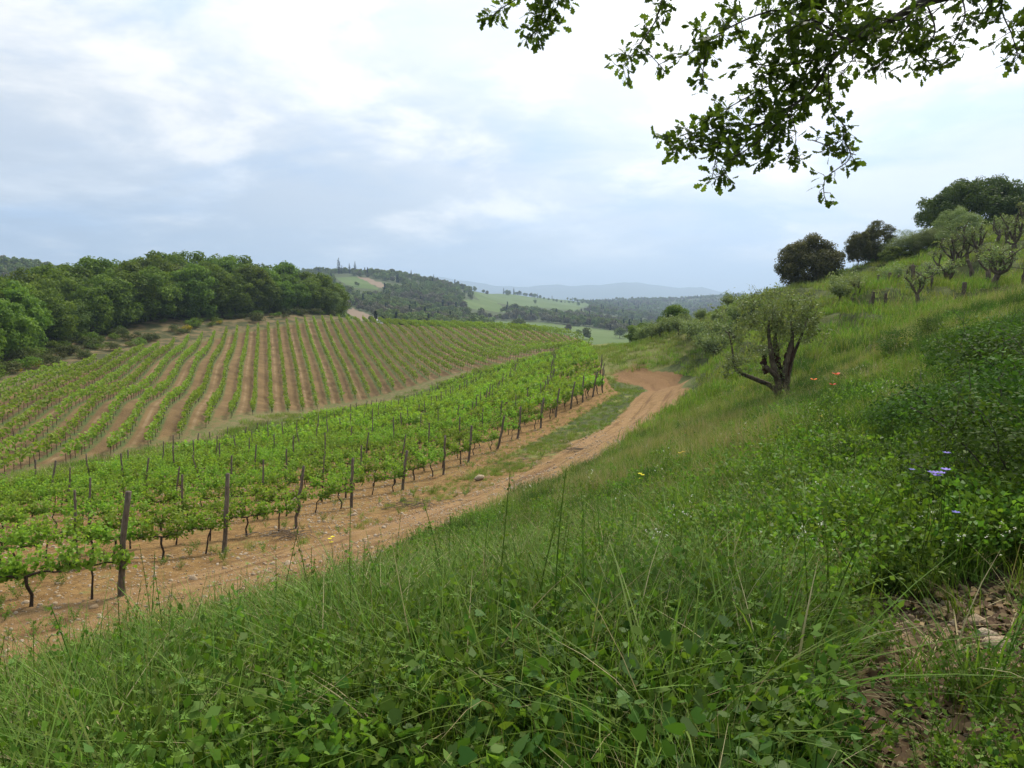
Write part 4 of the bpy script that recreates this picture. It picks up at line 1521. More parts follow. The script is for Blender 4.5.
    cl.build('crown', M['oak_leaf'], v)


build_oak()


# ------------------------------------------------------------------ woods on the far hills
def build_forest():
    src = []
    for k in range(8):
        rng = np.random.default_rng(900 + k)
        con = k == 5
        bl = blob_shell(rng, 16, 6.5, 6.5, .3, 1.0, 1.7) if not con else [(0, 0, z, 1.25 - z * .11) for z in np.arange(1, 9, .8)]
        m = M['far_conifer'] if con else M['far_grey'] if k == 6 else M['far_light'] if k == 7 else M['far_leaf']
        src.append(crown_mesh(rng, bl, .95, 15, 'hex', shell=.75).build('forest', m, link=False))
    n = 90000
    px = R.uniform(-190, 1190, n)
    Y = np.exp(R.uniform(math.log(225), math.log(2150), n))
    keep = R.random(n) < np.clip((Y / 2150) ** 1.0 * 1.2 + .13, 0, 1)
    px, Y = px[keep], Y[keep]
    x = px_x(px, Y)
    z = H(x, Y)
    qx, qy = project(x, Y, z)
    up = 5.5 * F / Y
    open_ = inpolys(qx, qy, FIELDS) | inpolys(qx, qy, BROWN) | inpolys(qx, qy - up, FIELDS) | inpolys(qx, qy - .5 * up, FIELDS)
    dens = fbm(x / 60, Y / 60, 51, 3)
    ok = ~open_ & (dens > np.where(Y > 1250, .30, .40) - .06 * R.random(len(x)))
    ok |= open_ & (R.random(len(x)) < .006)
    x, Y, z = x[ok], Y[ok], z[ok]
    m = len(x)
    s = R.uniform(.55, 1.05, m) * np.where(Y < 500, .8, 1.0)
    con = R.random(m) < np.where((Y > 1200), .10, .03)
    gn = fbm(x / 70, Y / 70, 55, 3) + R.normal(0, .07, m)
    idx = np.where(gn > .60, 6, np.where(gn < .40, 7, R.integers(0, 5, m)))
    idx = np.where(con, 5, idx)
    scatter('forest', np.c_[x, Y, z], np.c_[np.zeros(m), np.zeros(m), R.uniform(0, 6.28, m)], np.c_[s, s, s * R.uniform(.8, 1.2, m)], idx, src,
            'mixed woods covering the far hillsides as one mass', 'woods')
    print('forest', m)
    # trees that stand out on the sky lines
    rng = np.random.default_rng(930)
    cyp = crown_mesh(rng, [(rng.normal(0, .15), rng.normal(0, .15), z, .25 + 1.1 * math.sin(min(1, (11.5 - z) / 8) * PI / 2) * min(1, (z + .6) / 2)) for z in np.arange(.8, 11.5, .7)], .6, 34, 'oval', shell=.7)
    cypd = cyp.build('crown', M['far_conifer'], link=False).data
    ctb = MB()
    ctb.add(*tube([(0, 0, -.5), (0, 0, 3)], [.25, .2], 6))
    ctd = ctb.build('trunk', M['bark'], link=False).data
    for px, Y, s, lb in ((342, 790, 1.5, 'tallest dark cypress on the skyline of the left hill'), (352.5, 790, .95, 'short cypress between the two taller ones on the hill'), (358, 790, 1.15, 'slim cypress right of the tallest on the hill skyline'),
                         (345, 795, .8, 'small cypress touching the tallest cypress'), (413, 985, 1.15, 'lone small cypress on the middle ridge beside a tree clump'), (435, 1000, 1.2, 'lone pointed tree on the descending ridge'),
                         (408, 990, .9, 'stubby cypress left in the clump on the middle ridge')):
        x = px_x(px, Y)
        plant_tree('cypress', (ctd, cypd), x, Y, s, lb, 'cypress', 'cypresses on the skyline')
    pr = tree_protos(3, 940, 8, 7.5, .4, 40, 1.0, 1.8, .8, 22, M['far_leaf'], .2, .7)
    for px, Y, s, lb in ((321, 790, 1.0, 'round tree alone at the left of the hill skyline'), (333, 788, .8, 'low tree on the skyline left of the tallest cypress'), (348, 792, .9, 'round tree between cypresses on the skyline'),
                         (373, 800, 1.0, 'round tree at the right end of the hilltop grove'), (367, 800, .7, 'small tree below the hilltop grove'), (419, 985, 1.2, 'broad clump tree on the middle ridge'), (426, 990, .9, 'small round tree on the middle ridge'),
                         (518, 350, 1.05, 'dark bush-like tree alone at the near edge of the pale field'), (524, 352, .7, 'small tree beside the dark tree in the pale field'), (619, 380, .8, 'small dark tree at the right foot of the pale field'), (578, 372, .45, 'tiny tree above the vineyard crest in the pale field')):
        x = px_x(px, Y)
        plant_tree('field_tree', pr[R.integers(3)], x, Y, s, lb, 'tree', 'single trees on the far hills')
    k = 0
    for px in np.r_[np.arange(503, 548, 3.4), np.arange(548, 594, 4.2)]:
        Y = 1310
        px += R.uniform(-1, 1)
        x = px_x(px, Y)
        big = px < 540
        s = R.uniform(.8, 1.2) if big else R.uniform(.5, .8)
        p = (ctd, cypd) if R.random() < .22 else pr[R.integers(3)]
        plant_tree('ridge_tree', p, x, Y, s, 'dark tree in the tall clump along the top edge of the far green field' if big else 'small dark tree in the thin line along the top edge of the far green field', 'tree', 'line of trees on the far field ridge')
    # the pale farm building half hidden beyond the crest
    x, Y = px_x(381, 240), 240
    v = empty('farm_hut', (x, Y, at(381, 325.5, Y)[2]), .5)
    tag(v, 'tiny white hut showing above the vineyard crest', 'hut')
    m, t = mat('white_plaster')
    t.n('ShaderNodeOutputMaterial', {0: t.n('ShaderNodeBsdfPrincipled', {'Base Color': (.72, .72, .70, 1), 'Roughness': .9}).outputs[0]})
    m2, t = mat('grey_roof')
    t.n('ShaderNodeOutputMaterial', {0: t.n('ShaderNodeBsdfPrincipled', {'Base Color': (.35, .33, .31, 1), 'Roughness': .9}).outputs[0]})
    a, b, h, r = 1.0, .8, 1.5, .6
    V = [(-a, -b, -3), (a, -b, -3), (a, b, -3), (-a, b, -3), (-a, -b, h), (a, -b, h), (a, b, h), (-a, b, h), (-a, 0, h + r), (a, 0, h + r)]
    mk('wall', V, [np.array([(0, 1, 5, 4), (1, 2, 6, 5), (2, 3, 7, 6), (3, 0, 4, 7)]), np.array([(4, 8, 7), (5, 6, 9)])], m, v)
    e = .12
    V = [(-a - e, -b - e, h - .08), (a + e, -b - e, h - .08), (a + e, 0, h + r + .05), (-a - e, 0, h + r + .05), (a + e, b + e, h - .08), (-a - e, b + e, h - .08)]
    V = V + [(p[0], p[1], p[2] + .07) for p in V]
    mk('roof', V, np.array([(0, 1, 2, 3), (3, 2, 4, 5), (6, 9, 8, 7), (9, 11, 10, 8), (0, 6, 7, 1), (5, 4, 10, 11)]), m2, v)


build_forest()


# ------------------------------------------------------------------ meadow
def blade(rng, mb, x, y, h, w, az, bend, tint, seg=4):
    t = np.linspace(0, 1, seg + 1)
    out = bend * h * t ** 2
    zz = h * t * (1 - .32 * bend * t)
    dx, dy = math.cos(az), math.sin(az)
    ww = w * (1 - t ** 1.6) * .5 + .0004
    tw = rng.normal(0, .5)
    px_, py_ = -math.sin(az + tw), math.cos(az + tw)
    C = np.c_[x + dx * out, y + dy * out, zz]
    S = np.c_[px_ * ww, py_ * ww, ww * 0]
    V = np.vstack([C - S, C + S])
    k = np.arange(seg)
    mb.add(V, np.stack([k, k + 1, k + seg + 2, k + seg + 1], -1), tint)


def grass_clump(seed, nb, rad, h0, h1, w, bend=(.1, .7), m='grass', straw=.06, seg=4):
    rng = np.random.default_rng(seed)
    mb, st = MB(), MB()
    for k in range(nb):
        a, r = rng.uniform(0, 6.28), rad * rng.random() ** .6
        dst = st if rng.random() < straw else mb
        blade(rng, dst, r * math.cos(a), r * math.sin(a), rng.uniform(h0, h1), w * rng.uniform(.7, 1.3), rng.uniform(0, 6.28), rng.uniform(*bend), rng.random(), seg)
    return join(mb, st, M[m], M['straw'])


def join(mb, st, m1, m2, name='clump'):
    if not st.V: return mb.build(name, m1, link=False)
    a = MB()
    a.V, a.T, a.n = mb.V + st.V, mb.T + st.T, mb.n + st.n
    a.F = mb.F + [f + mb.n for f in st.F]
    g = a.groups()
    mi = np.concatenate([(q[:, 0] >= mb.n).astype(int) for q in g])
    return mk(name, np.concatenate(a.V), g, [m1, m2], None, {'tint': np.concatenate(a.T)}, False, mi, link=False)


def oat(seed, tall=True):
    """flowering grass stalks with drooping spikelets"""
    rng = np.random.default_rng(seed)
    mb, st = MB(), MB()
    for q in range(rng.integers(2, 4)):
        h = rng.uniform(.55, .95)
        a = rng.uniform(0, 6.28)
        b = rng.uniform(.1, .45)
        x0, y0 = rng.normal(0, .05, 2)
        t = np.linspace(0, 1, 9)
        P = np.c_[x0 + math.cos(a) * b * h * t ** 2.2, y0 + math.sin(a) * b * h * t ** 2.2, h * t * (1 - .25 * b * t)]
        (mb if rng.random() < .5 else st).add(*tube(P, np.linspace(.0016, .0008, 9), 3, False), rng.random())
        for k in range(rng.integers(9, 16)):
            f = rng.uniform(.66, 1)
            i = min(int(f * 8), 7)
            s = P[i] + (P[i + 1] - P[i]) * (f * 8 - i)
            e = s + np.array((rng.normal(0, .03), rng.normal(0, .03), rng.uniform(-.05, .02)))
            d = np.array((math.cos(a) * .4 + rng.normal(0, .3), math.sin(a) * .4 + rng.normal(0, .3), -.8))
            d /= np.linalg.norm(d)
            l, w = rng.uniform(.018, .032), .0032
            sd_ = np.cross(d, unit(1, rng)[0])
            sd_ /= np.linalg.norm(sd_)
            V = [e, e + d * l * .4 + sd_ * w, e + d * l, e + d * l * .4 - sd_ * w]
            (st if rng.random() < .7 else mb).add(V, np.array([(0, 1, 2, 3)]), rng.random())
    return join(mb, st, M['grass'], M['straw'])


def weed(seed, kind):
    rng = np.random.default_rng(seed)
    mb = MB()
    if kind == 'cleaver':          # upright stems with whorls of narrow leaves
        for q in range(4):
            h, a, b = rng.uniform(.25, .55), rng.uniform(0, 6.28), rng.uniform(.05, .4)
            t = np.linspace(0, 1, 8)
            P = np.c_[rng.normal(0, .06) + math.cos(a) * b * h * t ** 2, rng.normal(0, .06) + math.sin(a) * b * h * t ** 2, h * t]
            mb.add(*tube(P, np.linspace(.0022, .001, 8), 3, False), .3)
            for i in range(2, 8):
                m = 7
                th = np.arange(m) / m * 6.28 + rng.random() * 6
                l = .023 * (1.15 - .09 * i) * rng.uniform(.8, 1.3)
                for z in th:
                    d = np.array((math.cos(z), math.sin(z), rng.uniform(-.2, 1.1)))
                    sd_ = np.array((-math.sin(z), math.cos(z), 0)) * .0026
                    mb.add([P[i], P[i] + d * l * .55 + sd_, P[i] + d * l, P[i] + d * l * .55 - sd_], np.array([(0, 1, 2, 3)]), np.clip(rng.normal(.35 + .08 * i, .1), 0, 1))
        return mb.build('herb', M['herb'], link=False)
    if kind == 'heart':            # low dark broad leaves on thin stalks
        for q in range(16):
            a, r, h = rng.uniform(0, 6.28), rng.uniform(.02, .16), rng.uniform(.10, .34)
            e = np.array((math.cos(a) * r, math.sin(a) * r, h))
            mb.add(*tube([(e[0] * .2, e[1] * .2, 0), e * (.7, .7, .6), e], [.0024, .002, .0014], 3, False), .2)
            for w in range(rng.integers(1, 4)):
                c = e + rng.normal(0, .035, 3)
                V, Fq = leaves([c], rng.uniform(.024, .056), 'heart', .7, rng, fold=.2)
                mb.add(V, Fq, np.clip(rng.normal(.45, .3), 0, 1))
        return mb.build('herb', M['dark_herb'], link=False)
    if kind == 'bushy':            # leafy branching weed
        for q in range(7):
            h, a, b = rng.uniform(.2, .5), rng.uniform(0, 6.28), rng.uniform(.2, .7)
            t = np.linspace(0, 1, 7)
            P = np.c_[math.cos(a) * b * h * t, math.sin(a) * b * h * t, h * t * (1 - .2 * t)]
            mb.add(*tube(P, np.linspace(.003, .001, 7), 3, False), .2)
            m = 26
            f = rng.uniform(.2, 1, m)
            i = np.minimum((f * 6).astype(int), 5)
            C = P[i] + (P[i + 1] - P[i]) * (f * 6 - i)[:, None] + rng.normal(0, .025, (m, 3))
            V, Fq = leaves(C, rng.uniform(.02, .048, m), 'oval', .6, rng)
            mb.add(V, Fq, leaf_tint(m, 4, rng))
        return mb.build('herb', M['herb'], link=False)
    if kind == 'tall':             # tall single stalk with small leaves
        for q in range(2):
            h = rng.uniform(.5, .95)
            t = np.linspace(0, 1, 10)
            a, b = rng.uniform(0, 6.28), rng.uniform(.0, .3)
            P = np.c_[rng.normal(0, .05) + math.cos(a) * b * h * t ** 2, rng.normal(0, .05) + math.sin(a) * b * h * t ** 2, h * t]
            mb.add(*tube(P, np.linspace(.004, .0015, 10), 4, False), .3)
            m = 34
            f = rng.uniform(.15, 1, m)
            i = np.minimum((f * 9).astype(int), 8)
            C = P[i] + (P[i + 1] - P[i]) * (f * 9 - i)[:, None] + rng.normal(0, .028, (m, 3)) * (1.2 - f)[:, None]
            V, Fq = leaves(C, rng.uniform(.018, .04, m) * (1.25 - f * .7), 'oval', .2, rng)
            mb.add(V, Fq, leaf_tint(m, 4, rng))
        return mb.build('herb', M['herb'], link=False)


def ground_points(n, r0, r1, power=-.6, az=(-44, 44)):
    u = R.random(n)
    p = power + 1
    r = (r0 ** p + u * (r1 ** p - r0 ** p)) ** (1 / p)
    a = np.radians(R.uniform(*az, n))
    return r * np.sin(a), r * np.cos(a)


VERGE = [(-30, 0)] + [tuple(p) for p in TRACK] + [(p[0], p[1]) for p in HEAD[::-1]] + [(-30, 5)]


def meadow_w(x, y):
    """how grassy the ground is, 0..1"""
    td = track_d(x, y) + 3 * sstep(55, 62, np.asarray(y))
    w = sstep(1.7, 2.5, td + (fbm(x / 1.2, y / 1.2, 61) - .5) * 1.1)
    strip = pip(x, y, SOIL1) | pip(x, y, BLOCK2)
    left = pip(x, y, [(-30, 0)] + [tuple(p) for p in TRACK] + [(p[0], p[1]) for p in HEAD[::-1]] + [(-30, 5)])
    w = np.where(strip, 0, w)
    w = np.where(left & ~strip, w * (.25 + .75 * (fbm(x / .9, y / .9, 64) > .45)) * (fbm(x / 2.1, y / 2.1, 63) + R.normal(0, .06, len(x)) > np.interp(y, [10, 20, 30, 45], [.68, .58, .44, .30])), w)
    w = np.where(pip(x, y, [(-70, 20)] + [tuple(q) for q in BOUND] + [(p[0], p[1]) for p in BOUND2[::-1]] + [(-70, 40)]), .6, w)
    w = np.where((x < -5) & (y > 50) & (w != .6), 0, w)
    return w


def build_meadow():
    rot = lambda n: zrot(n, .10)
    lush = [grass_clump(200 + k, 34, .10, .35, .8, .0095, (.5, 1.15), 'grass', .05, 6) for k in range(4)]
    near = [grass_clump(k, 46, .13, .16, .46, .0058) for k in range(7)] + [grass_clump(20 + k, 30, .12, .3, .62, .0075, (.3, .95)) for k in range(4)]
    P, I, S = [], [], []
    x, y = ground_points(8000, 1.2, 9, -.25)
    w = meadow_w(x, y) * (1 - .985 * litter_w(x, y)) * np.where(fbm(x / .9, y / .9, 71) < .36, .45, 1)
    ok = R.random(len(x)) < w
    x, y = x[ok], y[ok]
    n = len(x)
    low = np.where((x > .6) & (y < 2.6), .45, 1.0)
    P.append(np.c_[x, y, H(x, y)])
    I.append(np.where(vnoise(x / .7, y / .7, 73) > .56, R.integers(7, 11, n), R.integers(0, 7, n)))
    S.append(R.uniform(.65, 1.15, n) * (.6 + .7 * fbm(x / 1.5, y / 1.5, 75)) * low)
    x, y = ground_points(900, 1.9, 7, 0, (-40, 30))
    ok = R.random(len(x)) < meadow_w(x, y) * (1 - litter_w(x, y)) * (fbm(x / .9, y / .9, 72) > .55)
    x, y = x[ok], y[ok]
    P.append(np.c_[x, y, H(x, y)])
    I.append(R.integers(31, 35, len(x)))
    S.append(R.uniform(.6, 1.05, len(x)))
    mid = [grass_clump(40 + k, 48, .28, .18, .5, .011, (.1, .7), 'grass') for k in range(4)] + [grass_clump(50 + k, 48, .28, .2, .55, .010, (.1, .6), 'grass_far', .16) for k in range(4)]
    x, y = ground_points(17000, 7.5, 30, -.1)
    w = meadow_w(x, y)
    ok = R.random(len(x)) < w
    x, y = x[ok], y[ok]
    n = len(x)
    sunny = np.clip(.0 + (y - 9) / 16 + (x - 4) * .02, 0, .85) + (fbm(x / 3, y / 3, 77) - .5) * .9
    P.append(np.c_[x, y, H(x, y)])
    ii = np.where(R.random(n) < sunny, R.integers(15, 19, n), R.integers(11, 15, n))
    pn = fbm(x / 1.6, y / 1.6, 78)
    ii = np.where(pn < .43, R.integers(25, 28, n), np.where((pn > .60) & (y > 9), R.integers(28, 31, n), ii))
    I.append(ii)
    S.append(R.uniform(.6, 1.1, n) * (.55 + .8 * fbm(x / 2, y / 2, 79)))
    tuft = [grass_clump(90 + k, 55, .22, .2, .55, .012, (.2, .8), 'grass_dark', .02) for k in range(3)]
    dry = [grass_clump(95 + k, 50, .26, .25, .6, .008, (.1, .6), 'grass_far', .5) for k in range(3)]
    far = [grass_clump(60 + k, 60, .6, .2, .5, .026, (.1, .6), 'grass_far', .10, 3) for k in range(4)] + [grass_clump(70 + k, 60, .6, .2, .5, .026, (.1, .6), 'grass', .04, 3) for k in range(2)]
    x, y = ground_points(16000, 28, 95, 0)
    w = meadow_w(x, y)
    ok = R.random(len(x)) < w
    x, y = x[ok], y[ok]
    n = len(x)
    P.append(np.c_[x, y, H(x, y)])
    I.append(np.where(fbm(x / 4, y / 4, 81) + R.normal(0, .08, n) > .46, R.integers(19, 23, n), R.integers(23, 25, n)))
    S.append(R.uniform(.6, 1.1, n))
    x, y = ground_points(16000, 11, 70, -.1, (-40, 14))
    x2, y2 = ground_points(9000, 28, 66, .4, (-6, 15))
    x, y = np.r_[x, x2], np.r_[y, y2]
    ok = pip(x, y, VERGE) & (track_d(x, y) > 1.6) & (fbm(x / 1.3, y / 1.3, 66) + R.normal(0, .08, len(x)) > np.interp(y, [11, 22, 32, 45], [.66, .56, .46, .36])) & (~pip(x, y, SOIL1) | (R.random(len(x)) < .25))
    x, y = x[ok], y[ok]
    n = len(x)
    P.append(np.c_[x, y, H(x, y)])
    I.append(np.where(R.random(n) < .6, R.integers(15, 19, n), R.integers(11, 15, n)))
    S.append(R.uniform(.6, 1.1, n))
    P, I, S = np.concatenate(P), np.concatenate(I), np.concatenate(S)
    S = S * np.where(pip(P[:, 0], P[:, 1], VERGE), R.uniform(.22, .55, len(S)), 1)
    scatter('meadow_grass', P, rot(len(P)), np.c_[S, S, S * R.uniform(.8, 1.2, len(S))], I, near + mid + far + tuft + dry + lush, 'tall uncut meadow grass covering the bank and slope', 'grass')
    print('grass clumps', len(P))
    # flowering grass
    src = [oat(80 + k) for k in range(7)]
    x, y = ground_points(5200, 2.4, 42, -.35)
    ok = R.random(len(x)) < meadow_w(x, y) * (1 - .9 * litter_w(x, y)) * (fbm(x / 1.3, y / 1.3, 83) > .44)
    x, y = x[ok], y[ok]
    n = len(x)
    s = R.uniform(.6, 1.0, n) * np.clip(.75 + y / 40, .7, 1.2)
    scatter('flowering_grass', np.c_[x, y, H(x, y)], rot(n), s, R.integers(0, 7, n), src, 'pale nodding seed heads of wild oats standing in the meadow', 'grass')
    # herbs
    src = [weed(100 + k, 'cleaver') for k in range(4)] + [weed(110 + k, 'heart') for k in range(5)] + [weed(120 + k, 'bushy') for k in range(5)] + [weed(130 + k, 'tall') for k in range(4)]
    P, I, S = [], [], []

    def herbs(n, r0, r1, lo, hi, smin, smax, wfun, power=-.4, az=(-42, 42)):
        x, y = ground_points(n, r0, r1, power, az)
        ok = R.random(n) < wfun(x, y)
        x, y = x[ok], y[ok]
        P.append(np.c_[x, y, H(x, y)])
        I.append(R.integers(lo, hi, len(x)))
        S.append(R.uniform(smin, smax, len(x)))
    base = lambda x, y: meadow_w(x, y) * (1 - .97 * litter_w(x, y))
    herbs(2700, 1.9, 10, 0, 4, .7, 1.2, lambda x, y: base(x, y) * sstep(2.2, -1.2, x - y * .12) * (.3 + .7 * (fbm(x, y, 85) > .45)))
    herbs(1000, 1.5, 3.6, 4, 9, .8, 1.25, lambda x, y: base(x, y) * np.exp(-((x - .45) / .7) ** 2) * sstep(3.6, 2.6, y), 0)
    herbs(700, 1.6, 7, 4, 9, .5, .8, lambda x, y: base(x, y) * (fbm(x / .8, y / .8, 87) > .55))
    herbs(6500, 1.8, 16, 9, 14, .6, 1.35, lambda x, y: base(x, y) * np.where(fbm(x / 1.1, y / 1.1, 89) > .46, .95, .25))
    herbs(2200, 3, 12, 9, 14, .9, 1.7, lambda x, y: base(x, y) * sstep(1.5, 4.5, x) * (fbm(x / 1.2, y / 1.2, 91) > .42), -.2)
    herbs(260, 2.6, 14, 14, 18, .7, 1.15, lambda x, y: base(x, y) * .8)
    herbs(220, 4.5, 14, 14, 18, .5, .9, lambda x, y: base(x, y) * sstep(4.2, 2.2, track_d(x, y)), 0, (-44, 5))
    herbs(330, 1.5, 4.4, 9, 14, .3, .75, lambda x, y: litter_w(x, y) * (fbm(x / .3, y / .3, 99) > .52), 0, (5, 44))
    herbs(150, 1.5, 4.4, 4, 9, .3, .65, lambda x, y: litter_w(x, y) * (fbm(x / .3, y / .3, 98) > .54), 0, (5, 44))
    herbs(2400, 11, 46, 9, 14, .7, 1.45, lambda x, y: base(x, y) * (~pip(x, y, VERGE)) * (fbm(x / 2.2, y / 2.2, 92) > .5), -.1)
    # weeds in the bare soil between track and vines
    herbs(900, 9, 45, 9, 14, .35, .9, lambda x, y: (pip(x, y, SOIL1) | (track_d(x, y) > 1.4)) * (meadow_w(x, y) < .3) * (seg_dist(x, y, HEAD) < 5) * (fbm(x / 1.3, y / 1.3, 93) > .55), 0, (-44, 12))
    P, I, S = np.concatenate(P), np.concatenate(I), np.concatenate(S)
    scatter('undergrowth', P, zrot(len(P), .1), S, I, src, 'mixed leafy weeds growing through the bank grass', 'weeds')
    print('herbs', len(P))
    # specks of small blossom
    src = []
    for k, m in enumerate(('pale_flower', 'pale_flower', 'yellow_flower')):
        rng = np.random.default_rng(140 + k)
        mb, sb = MB(), MB()
        for q in range(5):
            x, y, h = rng.normal(0, .06), rng.normal(0, .06), rng.uniform(.3, .55)
            sb.add(*[np.array([(x - .001, y, 0), (x + .001, y, 0), (x + .001, y, h), (x - .001, y, h)]), np.array([(0, 1, 2, 3)])], 0)
            V, Fq = leaves(np.array((x, y, h)) + rng.normal(0, .005, (5, 3)), .010, 'hex', 2.0, rng)
            mb.add(V, Fq, leaf_tint(5, 6, rng))
        src.append(join(sb, mb, M['grass'], M[m], 'blossom'))
    x, y = ground_points(420, 4.5, 30, -.2, (-20, 44))
    ok = R.random(len(x)) < meadow_w(x, y) * (fbm(x / 2, y / 2, 95) > .5)
    x, y = x[ok], y[ok]
    n = len(x)
    scatter('wildflowers', np.c_[x, y, H(x, y)], zrot(n, .1), R.uniform(.7, 1.2, n) * np.clip(.8 + y / 40, .8, 1.4), np.where(R.random(n) < .9, R.integers(0, 2, n), 2), src, 'tiny pale and yellow blossoms speckled through the meadow', 'wildflowers')


build_meadow()


# ------------------------------------------------------------------ shrubs, flowers and stones near the camera
def build_near_things():
    sh = []
    for k in range(5):
        rng = np.random.default_rng(1000 + k)
        tb = MB()
        bl = blob_shell(rng, 26, 1.5, 1.0, -.05, .16, .28)
        cr = crown_mesh(rng, bl, .038, 1700, 'oval', .55, .35)
        for q in range(10):
            e = bl[q]
            tb.add(*tube(bez([(rng.normal(0, .1), rng.normal(0, .1), -.1), (e[0] * .5, e[1] * .5, e[2] * .6), e[:3]], 7), np.linspace(.012, .004, 7), 4))
        for q in range(14):
            e = bl[rng.integers(26)]
            twigs(rng, tb, cr, e[:3], (rng.normal(0, .7), rng.normal(0, .7), 1), .4, .05, 22, .07, .004, .75)
        sh.append((tb.build('stems', M['bark'], link=False).data, cr.build('foliage', M['shrub_leaf'], link=False).data))
    spec = [(1010, 6.6, .85, 'dense dark shrub at the right edge, above the purple flowers'), (975, 7.4, .8, 'dark green shrub left of the one at the right edge'), (1030, 8.4, 1.0, 'tall shrub cut by the right picture edge, higher on the bank'),
            (940, 8.6, .7, 'low leafy shrub in the middle of the dark bank thicket'), (1000, 9.8, .85, 'rounded shrub at the top of the right-hand thicket'), (905, 9.6, .5, 'small shrub at the left end of the thicket'),
            (1035, 5.2, .75, 'leafy shrub at the right edge beside the stony path'), (985, 5.6, .55, 'low shrub behind the purple flowers'), (860, 8.0, .45, 'small leafy bush in the grass left of the thicket'), (1012, 12.5, .8, 'light green shrub alone on the slope at the right edge'),
            (925, 6.4, .42, 'small bush left of the purple flowers'), (790, 7.4, .36, 'little dark bush in the middle of the meadow'), (655, 13, .4, 'little bush on the bank edge above the track'), (690, 21, .45, 'single dark tuft bush on the bank left of the olive'),
            (860, 17, .6, 'low dark bush on the small terrace step'), (895, 18, .7, 'broad dark bush along the terrace step'), (930, 17, .6, 'dark bush at the right end of the terrace step'), (820, 19, .5, 'low bush at the left end of the terrace step')]
    for px, Y, s, lb in spec:
        x = px_x(px, Y)
        v = empty('shrub', (x, Y, Hs(x, Y)), R.uniform(0, 6))
        s *= 1.45 if px > 930 and Y < 11 else 1.25
        v.scale = (s * 1.15, s * 1.15, s)
        tag(v, lb, 'shrub', 'shrubs on the bank')
        for nm, me in zip(('stems', 'foliage'), sh[R.integers(5)]):
            o = bpy.data.objects.new(nm, me)
            COL.objects.link(o)
            o.parent = v

    def flower(px, py, Y, h_top, petal, np_, mt, lb, cat, name, heads=1, droop=0.0):
        """stalk with petalled heads; its foot stands on the ground below"""
        p = at(px, py, Y)
        g = Hs(p[0], Y)
        h = max(.25, p[2] - g)
        v = empty(name, (p[0], Y, g))
        tag(v, lb, cat)
        rng = np.random.default_rng(int(px * 7 + py))
        sm, pm, lm = MB(), MB(), MB()
        for q in range(heads):
            top = np.array((rng.normal(0, .045) if q else 0, rng.normal(0, .04), h - (rng.uniform(0, .10) if q else 0)))
            sm.add(*tube(bez([(0, 0, -.03), (top[0] * .3 + .01, top[1] * .3, h * .5), top], 8), np.linspace(.0035, .002, 8), 4), .3)
            th = np.arange(np_) / np_ * 6.28 + rng.random()
            for z in th:
                d = np.array((math.cos(z), math.sin(z), .35 - droop * rng.random()))
                sdv = np.array((-math.sin(z), math.cos(z), 0)) * petal * .36
                c = top + d * petal * .1
                pm.add([c, c + d * petal * .45 + sdv, c + d * petal * .95 + sdv * .6, c + d * petal, c + d * petal * .95 - sdv * .6, c + d * petal * .45 - sdv], np.array([(0, 1, 2, 3, 4, 5)]), rng.random())
        for q in range(6):
            blade(rng, sm, 0, 0, rng.uniform(.12, .3), .01, rng.uniform(0, 6.28), .5, rng.random())
        sm.build('stem', M['herb'], v)
        pm.build('petals', M[mt], v)
    flower(945, 470, 4.3, 0, .028, 7, 'violet', 'cluster of blue-violet flowers on a tall stalk in front of the thicket', 'flower', 'violet_flower', 4)
    flower(954, 456, 4.4, 0, .022, 7, 'violet', 'single small violet flower above the blue-violet cluster', 'flower', 'violet_flower', 1)
    flower(954, 512, 4.2, 0, .022, 7, 'violet', 'single faded violet flower below the cluster', 'flower', 'violet_flower', 1)
    flower(912, 470, 4.6, 0, .018, 7, 'violet', 'tiny purple flower left of the violet cluster', 'flower', 'violet_flower', 1)
    flower(104, 762, 3.0, 0, .03, 6, 'violet', 'dark violet flower at the bottom left among the weeds', 'flower', 'violet_flower', 1)
    flower(838, 375, 15.5, 0, .11, 4, 'poppy', 'brightest red poppy in the grass right of the gnarled olive', 'flower', 'poppy', 1)
    flower(833, 385, 15.0, 0, .085, 4, 'poppy', 'second red poppy just below the brightest', 'flower', 'poppy', 1)
    flower(814, 380, 15.6, 0, .08, 4, 'poppy', 'faint red poppy between the olive and the bright poppies', 'flower', 'poppy', 1)
    for px, py, Y, lb in ((640, 474, 12.5, 'yellow flower on the bank edge above the track'), (683, 452, 14, 'yellow flower left of a pale blossom patch on the bank'), (820, 430, 12, 'yellow flower in the grass below the poppies'),
                          (160, 622, 7.6, 'yellow flower sticking up over the track at the lower left'), (332, 538, 14.5, 'yellow flower by the track under the third post'), (858, 424, 11, 'yellow flower left of the thicket')):
        flower(px, py, Y, 0, .022 + Y * .0014, 6, 'yellow_flower', lb, 'flower', 'yellow_flower', 3)

    # stones
    def stone_mesh(seed, flat=.55):
        rng = np.random.default_rng(seed)
        n, m = 9, 12
        th, ph = np.meshgrid(np.linspace(0, PI, n), np.arange(m) / m * 2 * PI, indexing='ij')
        d = np.stack([np.sin(th) * np.cos(ph), np.sin(th) * np.sin(ph), np.cos(th)], -1).reshape(-1, 3)
        r = np.ones(len(d))
        for k in range(9):          # chip flat faces off
            q = unit(1, rng)[0]
            c = rng.uniform(.62, .9)
            dd = d @ q
            r = np.minimum(r, np.where(dd > .05, c / np.maximum(dd, .05), 9))
        V = d * r[:, None] * np.array((1, rng.uniform(.6, .95), flat * rng.uniform(.8, 1.2))) * .5
        i, j = np.meshgrid(np.arange(n - 1), np.arange(m), indexing='ij')
        a, b = i * m + j, i * m + (j + 1) % m
        return mk('stone', V, np.stack([a, a + m, b + m, b], -1).reshape(-1, 4), M['stone'], smooth=False, link=False)
